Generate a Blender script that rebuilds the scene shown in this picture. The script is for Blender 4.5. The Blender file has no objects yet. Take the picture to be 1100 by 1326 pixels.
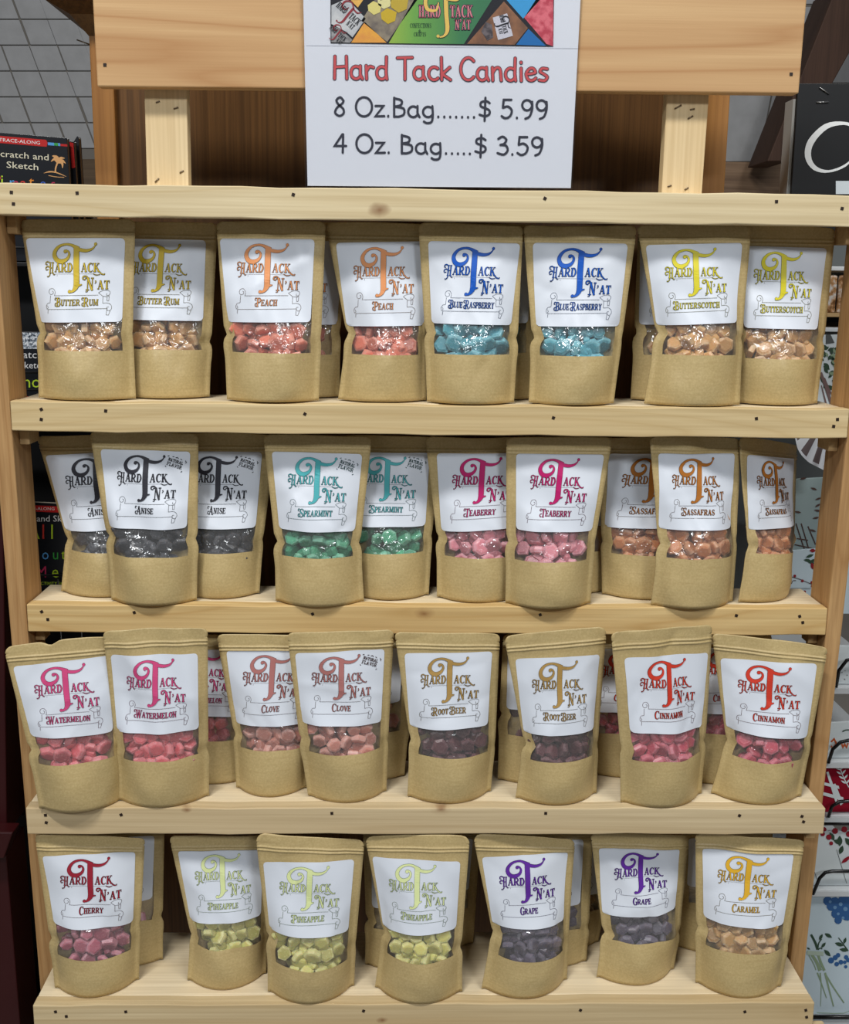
import bpy, bmesh, math, random
import numpy as np
from mathutils import Matrix, Vector, Quaternion

random.seed(7)
SC = bpy.context.scene
COL = SC.collection
ZO = 1.25                      # eye-level origin of the camera fit above the floor

# ------------------------------------------------------------------ camera
FPX, PITCH, ROLL, YAW = 1452.3, 0.20176, 0.01185, 0.02427
CX, CD, CZ = -0.04027, 1.28979, 0.10556 + ZO
Fv = np.array([math.sin(YAW) * math.cos(PITCH), math.cos(YAW) * math.cos(PITCH), -math.sin(PITCH)])
R0 = np.array([math.cos(YAW), -math.sin(YAW), 0.0])
U0 = np.cross(R0, Fv)
Rv = R0 * math.cos(ROLL) + U0 * math.sin(ROLL)
Uv = -R0 * math.sin(ROLL) + U0 * math.cos(ROLL)
CP = np.array([CX, -CD, CZ])
cam = bpy.data.cameras.new('camera')
cam.sensor_fit = 'VERTICAL'
cam.sensor_height = 24.0
cam.lens = FPX / 1326.0 * 24.0
cam.clip_start = 0.05
cam.clip_end = 60
co = bpy.data.objects.new('camera', cam)
COL.objects.link(co)
M = Matrix.Identity(4)
for i in range(3):
    M[i][0] = Rv[i]; M[i][1] = Uv[i]; M[i][2] = -Fv[i]; M[i][3] = CP[i]
co.matrix_world = M
SC.camera = co


def ray(x, y):
    return Fv + Rv * (x - 550.0) / FPX - Uv * (y - 663.0) / FPX


def at_y(x, y, Y):
    d = ray(x, y)
    return CP + d * ((Y - CP[1]) / d[1])


def at_z(x, y, Z):
    d = ray(x, y)
    return CP + d * ((Z - CP[2]) / d[2])


def project(P):
    v = np.asarray(P, float) - CP
    w = v @ Fv
    return 550 + FPX * (v @ Rv) / w, 663 - FPX * (v @ Uv) / w


# ------------------------------------------------------------------ world, lamps, exposure
W = bpy.data.worlds.new('hall_ambience')
SC.world = W
W.use_nodes = True
W.node_tree.nodes['Background'].inputs[0].default_value = (0.80, 0.88, 1.0, 1)
W.node_tree.nodes['Background'].inputs[1].default_value = 0.115


def area(name, loc, target, sx, sy, power, col=(1, 1, 1)):
    l = bpy.data.lights.new(name, 'AREA')
    l.shape = 'RECTANGLE'
    l.size = sx; l.size_y = sy
    l.energy = power; l.color = col
    o = bpy.data.objects.new(name, l)
    COL.objects.link(o)
    o.location = loc
    d = Vector(target) - Vector(loc)
    o.rotation_euler = d.to_track_quat('-Z', 'Y').to_euler()
    return o


area('ceiling_strip_light', (-0.75, -1.95, 4.35), (0, 0, 1.0), 1.2, 0.2, 106, (1.0, 0.985, 0.955))
area('ceiling_strip_light', (1.7, -2.0, 4.35), (0, 0, 1.0), 1.2, 0.2, 48, (1.0, 0.985, 0.955))
area('ceiling_strip_light', (-2.6, -5.2, 4.35), (0, 0, 1.0), 1.2, 0.3, 95, (0.93, 0.97, 1.0))
area('ceiling_strip_light', (2.2, -5.8, 4.35), (0, 0, 1.0), 1.2, 0.3, 100, (0.93, 0.97, 1.0))
SC.view_settings.view_transform = 'Standard'
SC.view_settings.look = 'None'
SC.view_settings.gamma = 1.0
SC.view_settings.exposure = -0.2
SC.view_settings.use_curve_mapping = False
SC.cycles.max_bounces = 8
SC.cycles.transparent_max_bounces = 12
SC.cycles.use_denoising = True


# ------------------------------------------------------------------ colour and materials
def lin(c, a=1.0):
    o = []
    for v in c:
        v = v / 255.0
        o.append(v / 12.92 if v <= 0.04045 else ((v + 0.055) / 1.055) ** 2.4)
    return (o[0], o[1], o[2], a)


class N:
    def __init__(s, name):
        s.m = bpy.data.materials.new(name)
        s.m.use_nodes = True
        s.t = s.m.node_tree
        s.b = s.t.nodes['Principled BSDF']

    def new(s, t, **k):
        n = s.t.nodes.new(t)
        for a, v in k.items():
            setattr(n, a, v)
        return n

    def link(s, a, b):
        s.t.links.new(a, b)

    def set(s, **k):
        for a, v in k.items():
            s.b.inputs[a.replace('_', ' ')].default_value = v
        return s

    def mix(s, fac, a, b, mode='MIX'):
        n = s.new('ShaderNodeMix', data_type='RGBA', blend_type=mode)
        for i, v in ((0, fac), (6, a), (7, b)):
            if hasattr(v, 'node'):
                s.link(v, n.inputs[i])
            else:
                n.inputs[i].default_value = v
        return n.outputs[2]

    def ramp(s, src, *stops):
        n = s.new('ShaderNodeValToRGB')
        cr = n.color_ramp
        while len(cr.elements) < len(stops):
            cr.elements.new(0.5)
        for e, (p, c) in zip(cr.elements, stops):
            e.position = p; e.color = c if len(c) == 4 else (*c, 1)
        s.link(src, n.inputs[0])
        return n.outputs[0]

    def coords(s, scale=(1, 1, 1), kind='Object', loc=(0, 0, 0), rot=(0, 0, 0)):
        tc = s.new('ShaderNodeTexCoord')
        mp = s.new('ShaderNodeMapping')
        mp.inputs['Scale'].default_value = scale
        mp.inputs['Location'].default_value = loc
        mp.inputs['Rotation'].default_value = rot
        s.link(tc.outputs[kind], mp.inputs[0])
        return mp.outputs[0]

    def noise(s, vec, scale, detail=3, rough=0.5, dist=0.0):
        n = s.new('ShaderNodeTexNoise')
        n.inputs['Scale'].default_value = scale
        n.inputs['Detail'].default_value = detail
        n.inputs['Roughness'].default_value = rough
        n.inputs['Distortion'].default_value = dist
        s.link(vec, n.inputs[0])
        return n.outputs[0]

    def bump(s, h, strength, dist=0.001):
        n = s.new('ShaderNodeBump')
        n.inputs['Strength'].default_value = strength
        n.inputs['Distance'].default_value = dist
        s.link(h, n.inputs['Height'])
        s.link(n.outputs[0], s.b.inputs['Normal'])


def plain(name, rgb, rough=0.6, spec=0.4, metallic=0.0):
    n = N(name)
    n.set(Base_Color=lin(rgb), Roughness=rough, Metallic=metallic)
    n.b.inputs['Specular IOR Level'].default_value = spec
    return n.m


def wood(name, light, dark, axis='X', ring=7.0, contrast=0.55, rough=0.62, seed=0.0, knots=(), pores=0.35):
    """Sawn softwood: growth-ring bands stretched along AXIS, pores, and round knots at KNOTS (x, y, z, radius)."""
    n = N(name)
    st = {'X': (0.5, 8, 8), 'Z': (8, 8, 0.5)}[axis]
    fine = {'X': (4, 260, 260), 'Z': (260, 260, 4)}[axis]
    off = (seed * 1.7, seed * 2.3, seed * 0.9)
    v = n.coords(st, loc=off)
    wv = n.new('ShaderNodeTexNoise')
    wv.inputs['Scale'].default_value = 1.1
    wv.inputs['Detail'].default_value = 2
    n.link(v, wv.inputs[0])
    mul = n.new('ShaderNodeMath', operation='MULTIPLY'); mul.inputs[1].default_value = ring
    n.link(wv.outputs[0], mul.inputs[0])
    fr = n.new('ShaderNodeMath', operation='PINGPONG'); fr.inputs[1].default_value = 0.5
    n.link(mul.outputs[0], fr.inputs[0])
    m2 = n.new('ShaderNodeMath', operation='MULTIPLY'); m2.inputs[1].default_value = 2.0
    n.link(fr.outputs[0], m2.inputs[0])
    band = n.ramp(m2.outputs[0], (0.0, (0, 0, 0)), (0.35, (0.25,) * 3), (0.8, (0.5,) * 3), (1.0, (1, 1, 1)))
    fn = n.noise(n.coords(fine, loc=off), 1.0, 2, 0.6)
    fnr = n.ramp(fn, (0.35, (0, 0, 0)), (0.65, (1, 1, 1)))
    big = n.noise(n.coords((2, 6, 6), loc=off), 1.0, 2)
    mf = n.new('ShaderNodeMath', operation='MULTIPLY'); mf.inputs[1].default_value = contrast
    n.link(band, mf.inputs[0])
    c = n.mix(mf.outputs[0], lin(light), lin(dark))
    pf = n.new('ShaderNodeMath', operation='MULTIPLY'); pf.inputs[1].default_value = pores
    n.link(fnr, pf.inputs[0])
    c = n.mix(pf.outputs[0], c, lin([a * 0.86 for a in dark]))
    bf = n.ramp(big, (0.35, (0, 0, 0)), (0.75, (0.35,) * 3))
    c = n.mix(bf, c, lin(dark))
    for (kx, ky, kz, kr) in knots:
        tc = n.new('ShaderNodeTexCoord')
        ds = n.new('ShaderNodeVectorMath', operation='DISTANCE')
        mp = n.new('ShaderNodeMapping'); mp.inputs['Scale'].default_value = (0.62, 0.3, 1)
        ds.inputs[1].default_value = (kx * 0.62, ky * 0.3, kz)
        n.link(tc.outputs['Object'], mp.inputs[0]); n.link(mp.outputs[0], ds.inputs[0])
        wob = n.new('ShaderNodeMath', operation='MULTIPLY_ADD')
        wob.inputs[1].default_value = 0.006; 
        n.link(n.noise(n.coords((60, 60, 60)), 1.0, 2), wob.inputs[0]); n.link(ds.outputs['Value'], wob.inputs[2])
        k = n.ramp(wob.outputs[0], (0.003, (0.85,) * 3), (0.003 + kr * 0.35, (0.55,) * 3), (0.003 + kr * 0.7, (0.0,) * 3))
        c = n.mix(k, c, lin((120, 72, 34)))
    n.link(c, n.b.inputs['Base Color'])
    n.set(Roughness=rough)
    n.b.inputs['Specular IOR Level'].default_value = 0.3
    n.bump(fn, 0.25, 0.0006)
    return n.m


# ------------------------------------------------------------------ objects
def link(o):
    COL.objects.link(o)
    return o


def tag(o, label=None, cat=None, group=None, kind=None):
    if label: o['label'] = label
    if cat: o['category'] = cat
    if group: o['group'] = group
    if kind: o['kind'] = kind
    return o


def empty(name, loc, label, cat, group=None):
    o = bpy.data.objects.new(name, None)
    o.empty_display_size = 0.05
    o.location = loc
    link(o)
    return tag(o, label, cat, group)


def mesh_obj(name, V, F, mat, parent=None, smooth=False, origin=None, mats=None, fm=None):
    me = bpy.data.meshes.new(name)
    V = np.asarray(V, float)
    if parent is not None:
        V = V - np.array(parent_world(parent))
    elif origin is not None:
        V = V - np.array(origin)
    me.from_pydata(V.tolist(), [], [tuple(int(i) for i in f) for f in F])
    for m in (mats or [mat]):
        me.materials.append(m)
    if fm is not None:
        me.polygons.foreach_set('material_index', fm)
    if smooth:
        me.polygons.foreach_set('use_smooth', [True] * len(me.polygons))
    me.update()
    o = bpy.data.objects.new(name, me)
    link(o)
    if parent is not None:
        o.parent = parent
    elif origin is not None:
        o.location = origin
    return o


def parent_world(p):
    x = np.zeros(3)
    while p is not None:
        x = x + np.array(p.location)
        p = p.parent
    return x


def box_data(lo, hi):
    (x0, y0, z0), (x1, y1, z1) = lo, hi
    V = [(x, y, z) for z in (z0, z1) for y in (y0, y1) for x in (x0, x1)]
    F = [(0, 2, 3, 1), (4, 5, 7, 6), (0, 1, 5, 4), (2, 6, 7, 3), (0, 4, 6, 2), (1, 3, 7, 5)]
    return V, F


def bevel_obj(o, w, seg=2):
    m = o.modifiers.new('edge', 'BEVEL')
    m.width = w; m.segments = seg; m.limit_method = 'ANGLE'
    return o


def box(name, lo, hi, mat, parent=None, bev=0.0015, origin=None):
    V, F = box_data(lo, hi)
    o = mesh_obj(name, V, F, mat, parent, origin=origin)
    if bev: bevel_obj(o, bev)
    return o


def hexa(name, front, back, mat, parent=None, bev=0.001, origin=None):
    """Solid between two quads of four points each (TL, TR, BR, BL)."""
    V = [tuple(p) for p in front] + [tuple(p) for p in back]
    F = [(0, 3, 2, 1), (4, 5, 6, 7), (0, 1, 5, 4), (1, 2, 6, 5), (2, 3, 7, 6), (3, 0, 4, 7)]
    o = mesh_obj(name, V, F, mat, parent, origin=origin)
    if bev: bevel_obj(o, bev)
    return o


def slab_px(name, quad, Y, thick, mat, parent=None, bev=0.001, origin=None):
    """Upright solid: quad (TL, TR, BR, BL) read in the picture, standing at depth Y, THICK deep."""
    fr = [at_y(x, y, Y) for x, y in quad]
    bk = [p + np.array([0, thick, 0]) for p in fr]
    return hexa(name, fr, bk, mat, parent, bev, origin)


def tube_data(pts, r, n=8):
    pts = [np.array(p, float) for p in pts]
    V, F = [], []
    up = np.array([0, 0, 1.0])
    prev = None
    for i, p in enumerate(pts):
        t = pts[min(i + 1, len(pts) - 1)] - pts[max(i - 1, 0)]
        t /= np.linalg.norm(t) + 1e-12
        a = np.cross(t, up if abs(t[2]) < 0.9 else np.array([1.0, 0, 0]))
        if prev is not None:
            a = prev - t * (prev @ t)
        a /= np.linalg.norm(a) + 1e-12
        prev = a
        b = np.cross(t, a)
        for k in range(n):
            th = 2 * math.pi * k / n
            V.append(p + r * (a * math.cos(th) + b * math.sin(th)))
    for i in range(len(pts) - 1):
        for k in range(n):
            F.append((i * n + k, i * n + (k + 1) % n, (i + 1) * n + (k + 1) % n, (i + 1) * n + k))
    F.append(tuple(range(n))[::-1])
    F.append(tuple((len(pts) - 1) * n + k for k in range(n)))
    return V, F


def tube(name, pts, r, mat, parent=None, n=8, origin=None):
    V, F = tube_data(pts, r, n)
    return mesh_obj(name, V, F, mat, parent, smooth=True, origin=origin)


# ------------------------------------------------------------------ flat print as strokes
class Ink:
    """Collects flat 2-D ribbons and discs."""
    def __init__(s):
        s.V, s.F, s.L, s.n = [], [], [], 0

    def add(s, V, F):
        b = len(s.V)
        s.V += [tuple(v) for v in V]
        s.L += [(s.n % 13) * 1.1e-5] * len(V)      # printed strokes that cross lie a hair apart
        s.n += 1
        s.F += [tuple(b + i for i in f) for f in F]

    def poly(s, P):
        s.add(P, [tuple(range(len(P)))])

    def disc(s, x, y, r, n=12, ry=None):
        ry = r if ry is None else ry
        s.poly([(x + r * math.cos(2 * math.pi * k / n), y + ry * math.sin(2 * math.pi * k / n)) for k in range(n)])

    def stroke(s, pts, w, grow=0.0, cap=False):
        P = np.array(pts, float)
        if len(P) < 2:
            return
        wd = np.full(len(P), float(w)) if np.isscalar(w) else np.interp(np.linspace(0, 1, len(P)), np.linspace(0, 1, len(w)), w)
        wd = np.maximum(wd / 2 + grow, wd * 0.14)
        T = np.gradient(P, axis=0)
        ln = np.hypot(T[:, 0], T[:, 1]) + 1e-12
        T = T / ln[:, None]
        Nn = np.stack([-T[:, 1], T[:, 0]], 1)
        # mitre at corners
        for i in range(1, len(P) - 1):
            a = P[i] - P[i - 1]; b = P[i + 1] - P[i]
            a /= np.linalg.norm(a) + 1e-12; b /= np.linalg.norm(b) + 1e-12
            c = max(0.5, math.sqrt(max(0.0, (1 + float(a @ b)) / 2)))
            m = a + b
            if np.linalg.norm(m) > 1e-6:
                m /= np.linalg.norm(m)
                Nn[i] = np.array([-m[1], m[0]]) / c
        Q = P.copy()
        if grow > 0 or cap:
            e = grow
            Q[0] = P[0] - T[0] * e; Q[-1] = P[-1] + T[-1] * e
        L = Q + Nn * wd[:, None]; Rr = Q - Nn * wd[:, None]
        V = np.concatenate([L, Rr])
        n = len(P)
        s.add(V.tolist(), [(i, n + i, n + i + 1, i + 1) for i in range(n - 1)])
        if cap:
            for k, q in ((0, P[0]), (-1, P[-1])):
                s.disc(q[0], q[1], wd[k], 10)

    def transformed(s, f):
        return [f(*v) for v in s.V], s.F


def spl(pts, n=5):
    P = [np.array(p, float) for p in pts]
    P = [2 * P[0] - P[1]] + P + [2 * P[-1] - P[-2]]
    out = []
    for i in range(1, len(P) - 2):
        for k in range(n):
            t = k / n
            a, b, c, d = P[i - 1], P[i], P[i + 1], P[i + 2]
            out.append(0.5 * ((2 * b) + (-a + c) * t + (2 * a - 5 * b + 4 * c - d) * t * t + (-a + 3 * b - 3 * c + d) * t ** 3))
    out.append(P[-2])
    return out


def seg(a, b, n=3):
    return [(a[0] + (b[0] - a[0]) * k / n, a[1] + (b[1] - a[1]) * k / n) for k in range(n + 1)]


def ell(cx, cy, rx, ry, a0, a1, n=14):
    return [(cx + rx * math.cos(math.radians(a0 + (a1 - a0) * k / n)), cy + ry * math.sin(math.radians(a0 + (a1 - a0) * k / n))) for k in range(n + 1)]


TH, TN, SF = 0.2, 0.09, 0.085


def slab_glyph(ch):
    """Narrow Victorian slab capital, unit height: ([(points, width)], advance)."""
    S = []

    def stem(x, w=TH, a=0, b=1):
        S.append((seg((x, a), (x, b)), w))
        if a == 0: S.append(([(x - 0.17, 0.04), (x + 0.17, 0.04)], SF))
        if b == 1: S.append(([(x - 0.17, 0.96), (x + 0.17, 0.96)], SF))

    def C(*p, w=TN, n=4):
        S.append((spl(p, n), w))

    def Ln(a, b, w=TN):
        S.append((seg(a, b, 2), w))
    adv = 0.74
    if ch == 'A':
        Ln((0.12, 0), (0.36, 1)); Ln((0.36, 1), (0.62, 0), TH); Ln((0.2, 0.33), (0.52, 0.33), 0.08)
        Ln((0, 0.04), (0.24, 0.04), SF); Ln((0.46, 0.04), (0.76, 0.04), SF); adv = 0.8
    elif ch == 'B':
        stem(0.16); C((0.16, 0.96), (0.44, 0.94), (0.54, 0.75), (0.44, 0.56), (0.16, 0.53), w=[TN, 0.17, TN])
        C((0.16, 0.53), (0.48, 0.5), (0.6, 0.27), (0.48, 0.07), (0.16, 0.04), w=[TN, 0.2, TN])
    elif ch in 'CG':
        C((0.6, 0.8), (0.5, 0.95), (0.34, 0.96), (0.17, 0.8), (0.11, 0.5), (0.17, 0.2), (0.34, 0.04), (0.52, 0.06), (0.62, 0.2), w=[0.08, 0.08, 0.18, 0.22, 0.18, 0.08, 0.06])
        Ln((0.62, 0.74), (0.62, 0.98), 0.07)
        if ch == 'G':
            Ln((0.6, 0.02), (0.6, 0.44), 0.16); Ln((0.44, 0.44), (0.74, 0.44), SF)
    elif ch == 'D':
        stem(0.16); C((0.16, 0.96), (0.44, 0.92), (0.61, 0.5), (0.44, 0.08), (0.16, 0.04), w=[TN, 0.2, TN]); adv = 0.76
    elif ch in 'EF':
        stem(0.16); Ln((0.16, 0.96), (0.56, 0.96)); Ln((0.16, 0.51), (0.44, 0.51)); Ln((0.56, 1), (0.56, 0.76), 0.07); Ln((0.44, 0.62), (0.44, 0.4), 0.07)
        if ch == 'E':
            Ln((0.16, 0.04), (0.58, 0.04)); Ln((0.58, 0), (0.58, 0.26), 0.07)
        adv = 0.7
    elif ch == 'H':
        stem(0.16); stem(0.58); Ln((0.16, 0.5), (0.58, 0.5)); adv = 0.8
    elif ch == 'I':
        stem(0.18); adv = 0.42
    elif ch == 'K':
        stem(0.16); Ln((0.22, 0.42), (0.58, 0.96)); Ln((0.34, 0.58), (0.64, 0.03), TH); Ln((0.46, 0.96), (0.72, 0.96), SF); Ln((0.5, 0.04), (0.78, 0.04), SF); adv = 0.82
    elif ch == 'L':
        stem(0.16); Ln((0.16, 0.04), (0.56, 0.04)); Ln((0.56, 0), (0.56, 0.3), 0.07); adv = 0.68
    elif ch == 'M':
        stem(0.12, TN); stem(0.74); Ln((0.12, 1), (0.44, 0.08), 0.18); Ln((0.44, 0.08), (0.7, 1), 0.07); adv = 0.94
    elif ch == 'N':
        stem(0.12, TN); Ln((0.12, 1), (0.58, 0.0), 0.2); Ln((0.58, 0), (0.58, 1), TN); Ln((0.44, 0.96), (0.72, 0.96), SF); adv = 0.78
    elif ch == 'O':
        C(*ell(0.36, 0.5, 0.25, 0.46, 90, 450, 12), w=[0.08, 0.22, 0.22, 0.08, 0.08, 0.22, 0.22, 0.08], n=2)
    elif ch in 'PR':
        stem(0.16); C((0.16, 0.96), (0.46, 0.94), (0.58, 0.72), (0.46, 0.5), (0.16, 0.47), w=[TN, 0.19, TN])
        if ch == 'R':
            Ln((0.36, 0.47), (0.62, 0.03), 0.18); Ln((0.54, 0.04), (0.76, 0.04), SF); adv = 0.8
        else:
            adv = 0.7
    elif ch == 'S':
        C((0.54, 0.74), (0.5, 0.92), (0.32, 0.97), (0.14, 0.84), (0.16, 0.64), (0.34, 0.5), (0.54, 0.36), (0.56, 0.16), (0.36, 0.03), (0.16, 0.08), (0.12, 0.28), w=[0.08, 0.08, 0.15, 0.22, 0.15, 0.08, 0.08]); adv = 0.68
        Ln((0.56, 0.72), (0.56, 0.96), 0.07); Ln((0.11, 0.05), (0.11, 0.3), 0.07)
    elif ch == 'T':
        stem(0.34, TH, 0, 0.99); Ln((0.04, 0.95), (0.64, 0.95)); Ln((0.05, 1), (0.05, 0.72), 0.07); Ln((0.63, 1), (0.63, 0.72), 0.07); adv = 0.68
    elif ch == 'U':
        C((0.16, 1), (0.16, 0.3), (0.24, 0.06), (0.4, 0.03), (0.56, 0.14), (0.6, 0.4), (0.6, 1), w=[TH, TH, 0.12, TN, TN]); Ln((0, 0.96), (0.32, 0.96), SF); Ln((0.48, 0.96), (0.74, 0.96), SF); adv = 0.76
    elif ch in 'VY':
        if ch == 'V':
            Ln((0.14, 1), (0.4, 0), TH); Ln((0.62, 1), (0.4, 0), TN)
        else:
            Ln((0.14, 1), (0.36, 0.45), 0.18); Ln((0.6, 1), (0.36, 0.45), TN); Ln((0.36, 0.48), (0.36, 0), TH); Ln((0.2, 0.04), (0.52, 0.04), SF)
        Ln((0, 0.96), (0.28, 0.96), SF); Ln((0.5, 0.96), (0.74, 0.96), SF); adv = 0.74
    elif ch == 'W':
        Ln((0.12, 1), (0.32, 0), 0.18); Ln((0.52, 1), (0.32, 0), 0.08); Ln((0.48, 1), (0.68, 0), 0.18); Ln((0.88, 1), (0.68, 0), 0.08)
        Ln((0, 0.96), (0.26, 0.96), SF); Ln((0.76, 0.96), (1.0, 0.96), SF); adv = 1.0
    elif ch == "'":
        C((0.1, 1.05), (0.14, 0.9), (0.05, 0.75), w=[0.16, 0.12, 0.03]); adv = 0.26
    elif ch == ' ':
        adv = 0.42
    return S, adv


def slab_text(ink, txt, x, y, h, sx=0.9, grow=0.0, width=None, center=False, shear=0.0):
    """y grows downwards (label crop units); returns end x."""
    tot = sum(slab_glyph(c)[1] for c in txt)
    k = h * sx
    if width is not None: k = min(k, width / tot)
    if center: x = x - tot * k / 2
    for c in txt:
        S, adv = slab_glyph(c)
        for pts, w in S:
            wd = w * k if np.isscalar(w) else [q * k for q in w]
            ink.stroke([(x + px * k, y - py * h) for px, py in pts], wd, grow)
        x += adv * k
    return x


def draw_logo(dark, col, flavour, grow):
    """Shop logo and banner in label crop units (y down); letters to both inks, the banner to the dark one."""
    for ink, g, gl in ((dark, grow, grow * 0.55), (col, 0.0, -2.9)):
        # ornate H, ARD, ACK
        for pts, w in slab_glyph('H')[0]:
            wd = w * 66 if np.isscalar(w) else [q * 66 for q in w]
            ink.stroke([(208 + px * 66, 448 - py * 122) for px, py in pts], wd, gl)
        ink.stroke(spl([(222, 340), (195, 322), (172, 330), (172, 350), (188, 352)]), [8, 12, 9, 7], gl)
        ink.stroke(spl([(226, 395), (196, 372), (172, 385), (178, 410), (198, 404)]), [8, 12, 9, 7], gl)
        ink.stroke(spl([(222, 445), (216, 470), (198, 486), (190, 478)]), [10, 9, 6], gl)
        ink.stroke(spl([(255, 445), (262, 462), (276, 462)]), [10, 8, 4], gl)
        slab_text(ink, 'ARD', 270, 434, 97, 0.9, gl)
        slab_text(ink, 'ACK', 566, 434, 97, 0.9, gl)
        ink.stroke(spl([(762, 430), (785, 455), (815, 462), (820, 450)]), [14, 14, 10, 8], gl)
        ink.stroke(spl([(695, 452), (730, 468), (770, 462)]), [6, 10, 5], gl)
        # N'AT
        for pts, w in slab_glyph('N')[0]:
            wd = w * 108 if np.isscalar(w) else [q * 108 for q in w]
            ink.stroke([(628 + px * 108, 636 - py * 140) for px, py in pts], wd, gl)
        ink.stroke(spl([(648, 510), (628, 482), (596, 484), (590, 508), (612, 518), (620, 500)]), [10, 16, 12, 8], gl)
        ink.stroke(spl([(640, 632), (640, 648), (622, 652)]), [10, 8, 6], gl)
        ink.stroke(spl([(722, 528), (728, 545), (716, 560)]), [12, 10, 3], gl)
        slab_text(ink, 'AT', 744, 624, 96, 0.92, gl)
        # great T
        ink.stroke(spl([(506, 168), (510, 300), (514, 420), (522, 540), (520, 590), (500, 632), (466, 656)], 4), [60, 62, 62, 60, 56, 34, 16], g)
        ink.disc(452, 648, 17 + g)
        ink.stroke(spl([(515, 560), (545, 578), (580, 572)]), [44, 26, 6], g)
        ink.stroke(spl([(530, 182), (490, 160), (440, 138), (385, 132), (320, 150), (275, 195), (262, 245), (285, 295), (330, 318), (380, 308), (415, 280), (428, 240), (412, 208), (388, 196)], 4),
                   [46, 36, 24, 20, 26, 36, 42, 46, 46, 38, 28, 22, 16, 12], g)
        ink.disc(382, 210, 19 + g)
        ink.stroke(spl([(500, 176), (560, 196), (620, 202), (675, 188), (706, 162), (720, 136)], 4), [30, 36, 32, 22, 12, 10], g)
        ink.disc(720, 130, 16 + g)
        # flavour in small capitals, ornate initials
        words = flavour.split(' ')
        units = sum(1.25 * slab_glyph(w[0])[1] + sum(slab_glyph(c)[1] for c in w[1:]) for w in words) + 0.55 * (len(words) - 1)
        k = min(58.0, 505.0 / units)
        x = 530 - units * k / 2 + 6
        for w in words:
            for pts, wd in slab_glyph(w[0])[0]:
                q = wd * k * 1.2 if np.isscalar(wd) else [a * k * 1.2 for a in wd]
                ink.stroke([(x + px * k * 1.25, 812 - py * 98) for px, py in pts], q, gl)
            if w[0] not in 'CG': ink.stroke(spl([(x + 6, 722), (x - 12, 716), (x - 18, 734), (x - 6, 742)]), [5, 8, 6], gl)
            (ink.stroke(spl([(x + 8, 770), (x - 12, 780), (x - 10, 802), (x + 6, 806)]), [6, 9, 7], gl) if w[0] not in 'CG' else None)
            x += 1.25 * slab_glyph(w[0])[1] * k
            x = slab_text(ink, w[1:], x, 800, 66, k / 66.0, gl)
            x += 0.55 * k
    t = 3.4
    D = dark
    D.stroke(seg((250, 455), (700, 455), 6), 2.2)
    D.stroke(seg((300, 466), (300, 478), 1), 3)
    D.stroke(seg((283, 692), (757, 688), 8), t)
    D.stroke(spl([(283, 692), (288, 650), (262, 614), (226, 622), (218, 655), (236, 678), (262, 672), (268, 650), (252, 640)], 4), t)
    D.stroke(seg((236, 690), (236, 768), 2), t)
    D.stroke(spl([(236, 768), (205, 776), (192, 805), (200, 838), (214, 820), (204, 800)], 4), t)
    D.stroke(seg((214, 838), (214, 888), 2), t)
    D.stroke(seg((214, 842), (860, 836), 10), t)
    D.stroke(spl([(757, 662), (800, 640), (850, 636), (880, 652), (872, 686), (845, 690), (846, 668)], 4), t)
    D.stroke([(757, 662), (808, 702), (860, 704), (872, 690)], t)
    D.stroke([(848, 704), (850, 752), (868, 752), (872, 700)], t)
    D.stroke(seg((806, 702), (806, 778), 2), t)
    D.stroke(spl([(806, 778), (860, 776), (895, 800), (900, 835), (880, 860), (855, 850), (852, 822), (872, 818)], 4), t)
    D.stroke([(852, 850), (848, 906), (872, 908), (888, 858)], t)


def natural_stamp(ink):
    a = math.radians(17)

    def rot(px, py):
        return 862 + px * math.cos(a) - py * math.sin(a), 205 + px * math.sin(a) + py * math.cos(a)
    tmp = Ink()
    for txt, y, h, w in (('NATURAL', -4, 36, 185), ('FLAVOR', 52, 42, 190)):
        tot = sum(slab_glyph(c)[1] for c in txt)
        k = w / tot
        x = -w / 2 - 5
        for c in txt:
            for pts, wd in slab_glyph(c)[0]:
                q = max(6.5, 0.1 * k)
                tmp.stroke([(x + px * k, y - py * h) for px, py in pts], q)
            x += slab_glyph(c)[1] * k
    for p in ([(-118, -50), (-100, -62)], [(100, -62), (118, -48), (112, -34)], [(-112, 70), (-98, 78)], [(104, 70), (90, 82)], [(-60, -62), (-40, -68)], [(-20, -62), (0, -72), (18, -62)], [(40, -66), (60, -60)]):
        tmp.stroke(p, 8)
    V, F = tmp.transformed(rot)
    ink.add(V, F)


def label_st(cx, cy):
    t = (cy - 65) / 920.0
    Lx = -60 + 170 * t
    Rx = 1030 - 20 * t
    return (cx - Lx) / (Rx - Lx), t


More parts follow.
